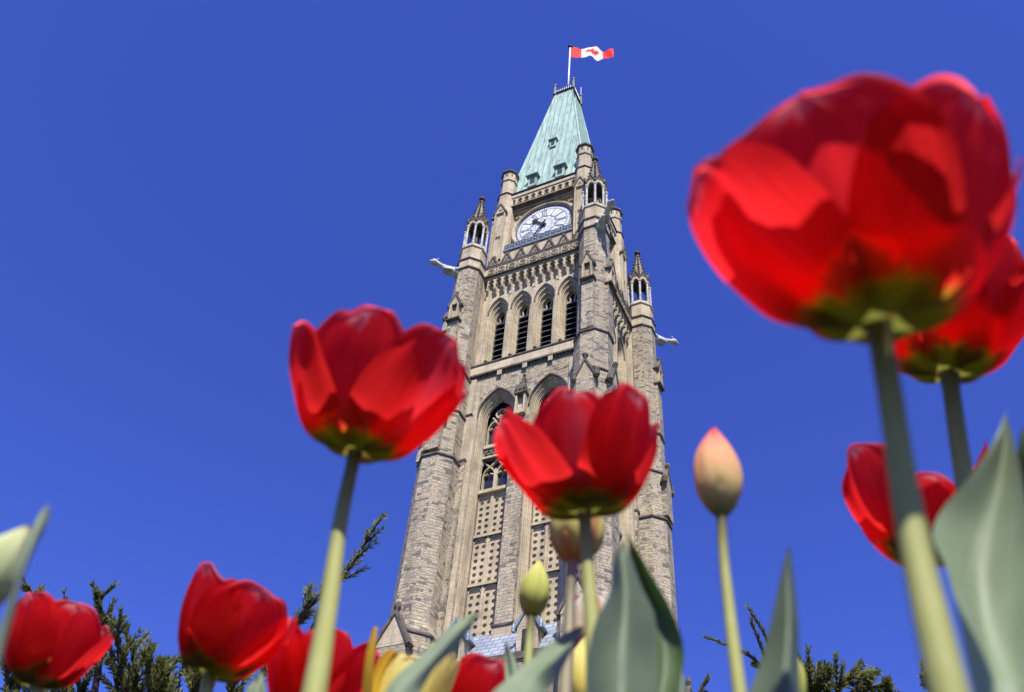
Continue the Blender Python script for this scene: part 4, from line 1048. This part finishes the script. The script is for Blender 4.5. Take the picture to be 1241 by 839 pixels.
# --- second tulip at the right edge, with the broad leaf
tulip('red tulip at the right edge, partly hidden behind the largest tulip', [(1150, 452, 0.57), (1158, 510, 0.56), (1172, 600, 0.54), (1205, 760, 0.48), (1225, 839, 0.45)], (0.0045, 0.0046, 0.005, 0.0054, 0.0054),
      [pt(-80, 0.083, 0.073, (0, 64, 86), r0=0.006), pt(40, 0.083, 0.073, (0, 62, 80), r0=0.006), pt(160, 0.083, 0.073, (0, 62, 80), r0=0.006), pt(-140, 0.085, 0.073, (0, 64, 84)), pt(-22, 0.087, 0.073, (0, 62, 82)), pt(100, 0.083, 0.073, (0, 64, 84))], tilt=(20, 4),
      leaves=[dict(l=[(1218, 502, 0.425), (1205, 536, 0.414), (1172, 585, 0.399), (1141, 618, 0.388), (1130, 645, 0.376), (1146, 690, 0.358), (1163, 756, 0.337), (1180, 839, 0.312)],
                   m=[(1219, 502, 0.425), (1217, 545, 0.415), (1209, 600, 0.403), (1200, 650, 0.391), (1192, 700, 0.377), (1193, 745, 0.362), (1200, 790, 0.347), (1208, 839, 0.328)],
                   r=[(1220, 503, 0.425), (1230, 545, 0.411), (1240, 600, 0.395), (1248, 650, 0.379), (1250, 700, 0.364), (1250, 745, 0.351), (1250, 790, 0.338), (1250, 839, 0.322)], seed=3),
              dict(l=[(1236, 522, 0.437), (1232, 560, 0.437), (1232, 640, 0.424), (1230, 740, 0.401), (1235, 839, 0.366)], m=[(1238, 522, 0.437), (1246, 560, 0.442), (1252, 640, 0.437), (1255, 740, 0.412), (1256, 839, 0.377)],
                   r=[(1240, 524, 0.437), (1258, 560, 0.424), (1275, 640, 0.412), (1280, 740, 0.389), (1275, 839, 0.366)], seed=4)])
# --- left centre tulip
tulip('open red tulip left of the tower, on a long pale stem', [(430, 548, 0.50), (415, 620, 0.48), (398, 735, 0.43), (380, 845, 0.385)], (0.0033, 0.0036, 0.0043, 0.0047),
      [pt(-38, 0.082, 0.068, (-4, 60, 78), r0=0.005, mat='red_petal_streaked', notch=0.02), pt(-160, 0.082, 0.064, (-4, 60, 84), r0=0.005, notch=0.0), pt(84, 0.080, 0.062, (-2, 62, 80), r0=0.005),
       pt(-98, 0.084, 0.070, (-2, 66, 88), ripple=0.05, notch=0.10), pt(10, 0.074, 0.058, (-4, 54, 72)), pt(142, 0.078, 0.060, (-2, 62, 80))], tilt=(20, 6))
# --- tulip in front of the tower
tulip('open red tulip in front of the tower, showing a pink streak on its middle petal', [(709, 622, 0.50), (710, 650, 0.492), (713, 700, 0.475), (718, 760, 0.45), (722, 845, 0.41)], (0.0033, 0.0034, 0.0035, 0.0037, 0.0039),
      [pt(-98, 0.071, 0.058, (2, 76, 92), r0=0.005, tip=2.4, notch=0.0, mat='red_petal_streaked'), pt(22, 0.076, 0.060, (0, 62, 82), r0=0.005), pt(142, 0.074, 0.06, (0, 62, 82), r0=0.005),
       pt(-162, 0.070, 0.054, (0, 52, 74)), pt(-40, 0.078, 0.062, (0, 66, 88), ripple=0.05, notch=0.07), pt(82, 0.072, 0.06, (0, 62, 82))], tilt=(16, -7),
      leaves=[dict(mat='tulip_leaf_half_shaded', l=[(755, 656, 0.44), (747, 668, 0.438), (740, 714, 0.43), (722, 754, 0.42), (714, 785, 0.41), (710, 839, 0.39)],
                   m=[(756, 656, 0.44), (755, 672, 0.425), (757, 714, 0.41), (756, 754, 0.40), (755, 785, 0.39), (754, 839, 0.37)],
                   r=[(757, 656, 0.44), (762, 668, 0.438), (779, 714, 0.43), (793, 745, 0.425), (796, 785, 0.415), (797, 839, 0.395)], seed=5)])
# --- red tulip behind the big stem
tulip('red tulip with a ragged rim behind the largest stem at the right', [(1120, 676, 0.62), (1131, 740, 0.60), (1152, 845, 0.56)], (0.0036, 0.0038, 0.0040),
      [pt(-155, 0.078, 0.050, (10, 54, 84), r0=0.005, ripple=0.09, rag=0.12), pt(-30, 0.094, 0.054, (10, 66, 86), r0=0.005, ripple=0.10, rag=0.2), pt(90, 0.074, 0.056, r0=0.005, ripple=0.09), pt(-90, 0.055, 0.052, (10, 70, 92), rag=0.15), pt(-4, 0.112, 0.060, (4, 74, 90), ripple=0.09, rag=0.2), pt(160, 0.070, 0.05, ripple=0.09)], tilt=(2, 9))
# --- lower left tulips
tulip('red tulip with closed cup, low on the left, before the junipers', [(253, 818, 0.70), (250, 838, 0.69), (248, 858, 0.68)], (0.0042, 0.0044, 0.0046),
      [pt(-58, 0.074, 0.072, (4, 68, 88), r0=0.006), pt(58, 0.078, 0.066, (8, 66, 84), r0=0.006), pt(178, 0.076, 0.06, (8, 72, 90), r0=0.006), pt(-128, 0.079, 0.072, (4, 70, 90), notch=0.06), pt(0, 0.064, 0.040, (8, 66, 74), flare=0.05), pt(116, 0.08, 0.064)], tilt=(10, 10))
tulip('red tulip in the lower left corner beside the white bud', [(42, 833, 0.78), (44, 846, 0.77), (46, 866, 0.75)], (0.0042, 0.0044, 0.0046),
      [pt(-125, 0.070, 0.068, (4, 72, 92), r0=0.006), pt(2, 0.058, 0.024, (8, 62, 72), r0=0.006), pt(115, 0.078, 0.066, r0=0.006), pt(-58, 0.070, 0.064, (4, 76, 95)), pt(178, 0.070, 0.06, (8, 78, 94)), pt(60, 0.070, 0.056, (8, 72, 90))], tilt=(10, 4))
tulip('red tulip low down, crossed by the long pale stem', [(369, 880, 0.76), (371, 895, 0.75), (373, 910, 0.74)], (0.0042, 0.0044, 0.0046),
      [pt(-140, 0.080, 0.058, (8, 70, 88), r0=0.006), pt(-20, 0.080, 0.056, (8, 66, 84), r0=0.006), pt(100, 0.080, 0.062, r0=0.006), pt(-84, 0.078, 0.060, (8, 72, 92)), pt(40, 0.078, 0.06), pt(160, 0.076, 0.058, (8, 68, 84))], tilt=(10, 4),
      leaves=[dict(l=[(315, 812, 0.66), (306, 824, 0.66), (296, 845, 0.65)], m=[(316, 812, 0.66), (314, 826, 0.65), (310, 845, 0.64)], r=[(317, 812, 0.66), (321, 826, 0.66), (322, 845, 0.65)], seed=6)])
tulip('red tulip at the bottom edge below the tower', [(546, 926, 0.68), (546, 945, 0.67), (546, 965, 0.66)], (0.0042, 0.0044, 0.0046),
      [pt(-60, 0.076, 0.066, (8, 68, 84), r0=0.006), pt(60, 0.076, 0.066, r0=0.006), pt(180, 0.076, 0.06, (8, 66, 84), r0=0.006), pt(-122, 0.078, 0.064, (8, 72, 90)), pt(0, 0.074, 0.06, (8, 60, 76)), pt(120, 0.076, 0.064)], tilt=(8, 4),
      leaves=[dict(l=[(705, 758, 0.50), (681, 771, 0.485), (653, 791, 0.465), (624, 811, 0.445), (597, 839, 0.42)],
                   m=[(706, 759, 0.50), (692, 778, 0.48), (666, 802, 0.455), (641, 822, 0.435), (622, 845, 0.41)],
                   r=[(707, 760, 0.50), (704, 768, 0.49), (687, 800, 0.475), (668, 828, 0.455), (656, 850, 0.43)], seed=7)])
# --- buds
tulip('closed pink and cream tulip bud on a tall stem right of the tower', [(875, 627, 0.50), (876, 660, 0.49), (884, 740, 0.46), (897, 845, 0.42)], (0.0026, 0.0025, 0.0028, 0.0030),
      bud_flower(0.0610, 0.0124, 'pink_bud_petal', off=-40, seed=11), tilt=(6, -1),
      leaves=[dict(mat='tulip_leaf_half_shaded', l=[(955, 662, 0.40), (945, 702, 0.395), (934, 754, 0.385), (923, 797, 0.375), (906, 845, 0.36)], m=[(956, 662, 0.40), (955, 702, 0.388), (955, 754, 0.372), (953, 797, 0.36), (950, 845, 0.345)],
                   r=[(957, 662, 0.40), (963, 705, 0.398), (968, 754, 0.39), (969, 797, 0.38), (970, 845, 0.365)], seed=8)])
tulip('yellow bud flushed with red, tucked under the tulip before the tower', [(693, 683, 0.64), (691, 720, 0.63), (688, 790, 0.60), (684, 850, 0.57)], (0.0034, 0.0034, 0.0038, 0.0042),
      bud_flower(0.075, 0.0185, 'flushed_bud_petal', off=-60, seed=21), tilt=(6, 6), stem_mat='brown_stem')
tulip('small closed yellow-green tulip bud before the foot of the tower', [(643, 748, 0.74), (642, 770, 0.73), (640, 800, 0.71), (638, 850, 0.68)], (0.0030, 0.0030, 0.0032, 0.0034),
      bud_flower(0.054, 0.0118, 'green_bud_petal', off=-90, seed=31), tilt=(4, 5),
      leaves=[dict(l=[(611, 782, 0.60), (612, 800, 0.59), (612, 845, 0.56)], m=[(612, 782, 0.60), (618, 798, 0.585), (624, 845, 0.555)], r=[(613, 782, 0.60), (624, 800, 0.59), (634, 845, 0.56)], seed=9)])
tulip('cream tulip flamed with red, half hidden between stems and leaf', [(712, 792, 0.80), (712, 815, 0.79), (711, 850, 0.77)], (0.0034, 0.0036, 0.0038),
      [pt(-90+60*k, 0.054, 0.040, (14, 84, 98), mat='flamed_petal', r0=0.004 if k % 2 == 0 else 0.003, wrap=1.0) for k in range(6)], tilt=(8, 4),
      leaves=[dict(mat='tulip_leaf_shaded', l=[(760, 647, 0.47), (768, 690, 0.47), (776, 740, 0.465), (785, 785, 0.455), (780, 850, 0.435)], m=[(761, 647, 0.47), (780, 690, 0.475), (797, 740, 0.475), (806, 785, 0.465), (800, 850, 0.445)],
                   r=[(761, 648, 0.47), (787, 694, 0.47), (812, 736, 0.465), (829, 785, 0.455), (818, 850, 0.435)], seed=10),
              dict(l=[(824, 818, 0.5), (820, 828, 0.5), (816, 850, 0.49)], m=[(825, 818, 0.5), (825, 830, 0.49), (824, 850, 0.48)], r=[(826, 818, 0.5), (830, 830, 0.5), (832, 850, 0.49)], seed=11)])
tulip('pale yellow tulip with gold inner petals low left of the tower', [(474, 900, 0.62), (474, 920, 0.61), (474, 945, 0.60)], (0.0042, 0.0044, 0.0046),
      [pt(-40, 0.070, 0.032, (30, 82, 92), mat='pale_yellow_petal', r0=0.005), pt(70, 0.068, 0.036, (20, 78, 90), mat='pale_yellow_petal', r0=0.005), pt(-160, 0.071, 0.026, (20, 72, 86), mat='gold_petal', r0=0.005), pt(-100, 0.056, 0.032, (30, 84, 92), mat='pale_yellow_petal'), pt(8, 0.068, 0.034, (20, 78, 90), mat='pale_yellow_petal'), pt(130, 0.068, 0.034, (20, 78, 90), mat='gold_petal')], tilt=(8, 10),
      leaves=[dict(l=[(580, 742, 0.46), (561, 751, 0.45), (535, 771, 0.435), (510, 792, 0.42), (487, 813, 0.405), (464, 842, 0.385)], m=[(580.5, 743, 0.46), (566, 757, 0.44), (543, 780, 0.42), (519, 804, 0.405), (498, 828, 0.39), (482, 850, 0.37)],
                   r=[(581, 744, 0.46), (571, 759, 0.45), (552, 786, 0.435), (531, 808, 0.42), (514, 832, 0.405), (502, 856, 0.385)], seed=12)])
tulip('pale yellow bud at the bottom edge under the flamed tulip', [(702, 872, 0.68), (702, 890, 0.67), (702, 910, 0.66)], (0.0036, 0.0038, 0.004),
      bud_flower(0.066, 0.0135, 'pale_yellow_petal', off=-90, seed=41), tilt=(6, 4))
tulip('greenish white tulip bud cut by the left edge, with a thin blade leaf', [(-56, 748, 0.42), (-60, 790, 0.41), (-64, 850, 0.38)], (0.0034, 0.0036, 0.0040),
      bud_flower(0.046, 0.0110, 'white_bud_petal', off=-70, seed=51), tilt=(8, 18),
      leaves=[dict(l=[(59, 617, 0.38), (48, 628, 0.378), (34, 652, 0.372), (20, 692, 0.365), (8, 730, 0.355), (-8, 775, 0.34), (-30, 845, 0.32)], m=[(60, 617, 0.38), (52, 631, 0.372), (38, 660, 0.365), (25, 698, 0.357), (14, 738, 0.348), (-1, 785, 0.333), (-20, 850, 0.31)],
                   r=[(61, 617, 0.38), (57, 632, 0.378), (43, 662, 0.372), (29, 700, 0.365), (18, 742, 0.355), (3, 792, 0.34), (-10, 850, 0.32)], seed=13)])
tulip('pale green pointed bud tip beside the tall leaf at the right', [(971, 852, 0.60), (972, 865, 0.59), (974, 880, 0.57)], (0.0024, 0.0026, 0.003),
      bud_flower(0.030, 0.0045, 'green_bud_petal', off=-70, seed=61), tilt=(6, 0))

# ================================================================== JUNIPERS
def juniper(label, root_px, branches, mat='juniper_leaf', seed=1, dens=1.0, hug=0.0):
    """branches: polylines of (px,py,d,side-spray length in m)"""
    rnd = random.Random(seed); b0 = at(*root_px); base = Vector((b0.x, b0.y, GROUND-0.02))
    root = empty('juniper_shrub', base); tag(root, label, 'shrub', 'junipers behind the tulips')
    tr = MB(); lf = MB(); hub = Vector((base.x, base.y, GROUND+0.55))
    tr.tube([base, base.lerp(hub, 0.5)+Vector((0.02, 0.01, 0)), hub], [0.035, 0.028, 0.02], 8)
    def needle(p, d, l, w):
        d = d.normalized(); s = d.orthogonal().normalized(); s = (s*math.cos(rnd.uniform(0, 6.28))+d.cross(s)*math.sin(rnd.uniform(0, 6.28))).normalized()
        lf.face(p-s*w, p+s*w, p+d*l*0.6+s*w*0.7, p+d*l, p+d*l*0.6-s*w*0.7)
    def twig(p, d, l, thick):
        n = max(3, int(l/0.012)); q = Vector(p); d = d.normalized(); pts = [q.copy()]
        for i in range(n):
            d = (d+Vector((rnd.gauss(0, 0.07), rnd.gauss(0, 0.07), rnd.gauss(0.03, 0.06)))).normalized(); q = q+d*(l/n); pts.append(q.copy())
            t = i/n
            for _ in range(max(1, int((7 if t > 0.9 else 17)*dens))):
                o = Vector((rnd.gauss(0, 1), rnd.gauss(0, 1), rnd.gauss(0, 1))); o = (o-d*o.dot(d)).normalized()
                needle(q+o*thick*0.3*(1-0.5*t), d*1.2+o*0.65, rnd.uniform(0.010, 0.019)*(1-0.25*t), rnd.uniform(0.0013, 0.0021))
        tr.tube([pts[0], pts[len(pts)//2], pts[-1]], [0.0028, 0.002, 0.0008], 4)
    for br in branches:
        P = cat([at(*q[:3]) for q in br], 24); sp = [q[3] for q in br]
        full = [P[0]]+P[1:]
        low = P[0]
        path = [hub, hub.lerp(low, 0.6)+Vector((rnd.uniform(-0.03, 0.03), 0.02, -0.03))]+P
        tr.tube(path, [0.014, 0.010]+[0.007-0.0055*i/24 for i in range(25)], 6)
        for i in range(24):
            t = i/24*(len(sp)-1); k = min(int(t), len(sp)-2); s = sp[k]+(sp[k+1]-sp[k])*(t-k)
            d = (P[i+1]-P[i]); L = d.length; dn = d.normalized()
            for _ in range(max(1, int(L/0.010*dens))):
                o = Vector((rnd.gauss(0, 1), rnd.gauss(0, 1), rnd.gauss(0, 1))); o = (o-dn*o.dot(dn)).normalized(); q = P[i]+d*rnd.random()
                for _ in range(9):
                    o2 = Vector((rnd.gauss(0, 1), rnd.gauss(0, 1), rnd.gauss(0, 1))); o2 = (o2-dn*o2.dot(dn)).normalized()
                    needle(q+d*rnd.random()*0.5, dn*1.2+o2*0.6, rnd.uniform(0.010, 0.018), rnd.uniform(0.0013, 0.0021))
                if s > 0.012 and rnd.random() < 0.9: twig(q, dn*(0.8+1.3*hug)+o*(0.75-0.35*hug)+Vector((0, 0, 0.25*(1-hug))), s*rnd.uniform(0.45, 1.1), 0.01)
    m1 = shift(tr, base).build('trunk', 'juniper_bark', root, True)
    shift(lf, base).build('foliage', mat, root)
    return root
juniper('dense green juniper shrub in the lower left corner', (60, 860, 2.6), [
    [(70, 900, 2.55, 0.05), (60, 800, 2.5, 0.09), (52, 740, 2.45, 0.04), (28, 703, 2.4, 0.0)],
    [(95, 900, 2.5, 0.06), (82, 800, 2.5, 0.06), (78, 720, 2.45, 0.0)],
    [(20, 900, 2.5, 0.10), (10, 840, 2.5, 0.12), (5, 790, 2.5, 0.08)],
    [(60, 900, 2.45, 0.10), (45, 850, 2.4, 0.12), (30, 805, 2.4, 0.08)],
    [(100, 900, 2.5, 0.10), (95, 850, 2.45, 0.10), (98, 795, 2.45, 0.04)]], seed=3)
juniper('feathery juniper shrub with bare forked tips between the two left tulips', (160, 880, 2.4), [
    [(150, 900, 2.4, 0.10), (140, 820, 2.4, 0.10), (126, 750, 2.4, 0.04), (112, 708, 2.38, 0.0)],
    [(128, 760, 2.4, 0.02), (122, 728, 2.4, 0.0), (138, 709, 2.38, 0.0)],
    [(160, 900, 2.35, 0.12), (150, 830, 2.35, 0.10), (143, 780, 2.35, 0.05), (146, 738, 2.33, 0.0)],
    [(165, 900, 2.4, 0.12), (163, 840, 2.38, 0.10), (160, 780, 2.38, 0.05)],
    [(185, 900, 2.35, 0.10), (183, 835, 2.33, 0.08), (182, 780, 2.32, 0.0)],
    [(195, 900, 2.35, 0.10), (196, 840, 2.34, 0.06), (192, 798, 2.34, 0.0)],
    [(205, 900, 2.4, 0.10), (204, 850, 2.4, 0.08), (203, 810, 2.4, 0.03)],
    [(215, 900, 2.4, 0.10), (240, 850, 2.4, 0.10), (236, 812, 2.4, 0.05)],
    [(250, 900, 2.4, 0.10), (275, 850, 2.4, 0.10), (290, 820, 2.4, 0.05)],
    [(240, 830, 2.4, 0.03), (222, 803, 2.4, 0.01), (200, 798, 2.4, 0.0)]], seed=5)
juniper('juniper with one long arching branch behind the long pale stem', (350, 900, 2.3), [
    [(300, 900, 2.3, 0.08), (330, 790, 2.28, 0.05), (370, 740, 2.25, 0.075), (415, 700, 2.2, 0.07), (438, 665, 2.18, 0.055), (464, 624, 2.15, 0.015)],
    [(350, 770, 2.27, 0.05), (368, 745, 2.25, 0.04), (377, 709, 2.24, 0.0)],
    [(380, 760, 2.25, 0.04), (392, 735, 2.24, 0.03), (396, 700, 2.22, 0.01)]], 'juniper_leaf_grey', seed=8, dens=0.55, hug=0.6)
juniper('juniper shrub with thin bare twigs behind the tall leaf at the right', (960, 900, 2.5), [
    [(960, 900, 2.5, 0.08), (935, 835, 2.48, 0.03), (915, 800, 2.46, 0.008), (885, 783, 2.45, 0.005), (857, 773, 2.44, 0.0)],
    [(955, 850, 2.48, 0.03), (935, 790, 2.46, 0.008), (925, 765, 2.45, 0.004), (907, 737, 2.44, 0.0)],
    [(945, 830, 2.47, 0.03), (925, 790, 2.46, 0.006), (911, 753, 2.45, 0.0)],
    [(975, 900, 2.45, 0.10), (978, 850, 2.44, 0.08), (980, 812, 2.43, 0.05)],
    [(985, 900, 2.5, 0.10), (1000, 840, 2.46, 0.09), (1025, 825, 2.44, 0.06), (1050, 815, 2.43, 0.03)],
    [(1000, 900, 2.5, 0.10), (1010, 860, 2.48, 0.10), (1040, 835, 2.46, 0.06), (1078, 832, 2.44, 0.02)],
    [(985, 870, 2.48, 0.08), (992, 835, 2.46, 0.06), (998, 815, 2.46, 0.02)],
    [(1070, 870, 2.46, 0.05), (1078, 845, 2.45, 0.02), (1077, 826, 2.44, 0.0)],
    [(900, 900, 2.5, 0.03), (850, 836, 2.5, 0.01), (858, 822, 2.5, 0.0)]], seed=12)
juniper('small juniper tip right of the largest stem', (1130, 900, 2.5), [
    [(1140, 900, 2.5, 0.05), (1130, 840, 2.5, 0.03), (1117, 805, 2.48, 0.0)],
    [(1150, 900, 2.5, 0.05), (1145, 850, 2.5, 0.04), (1140, 830, 2.5, 0.02)]], 'juniper_leaf_grey', seed=14)
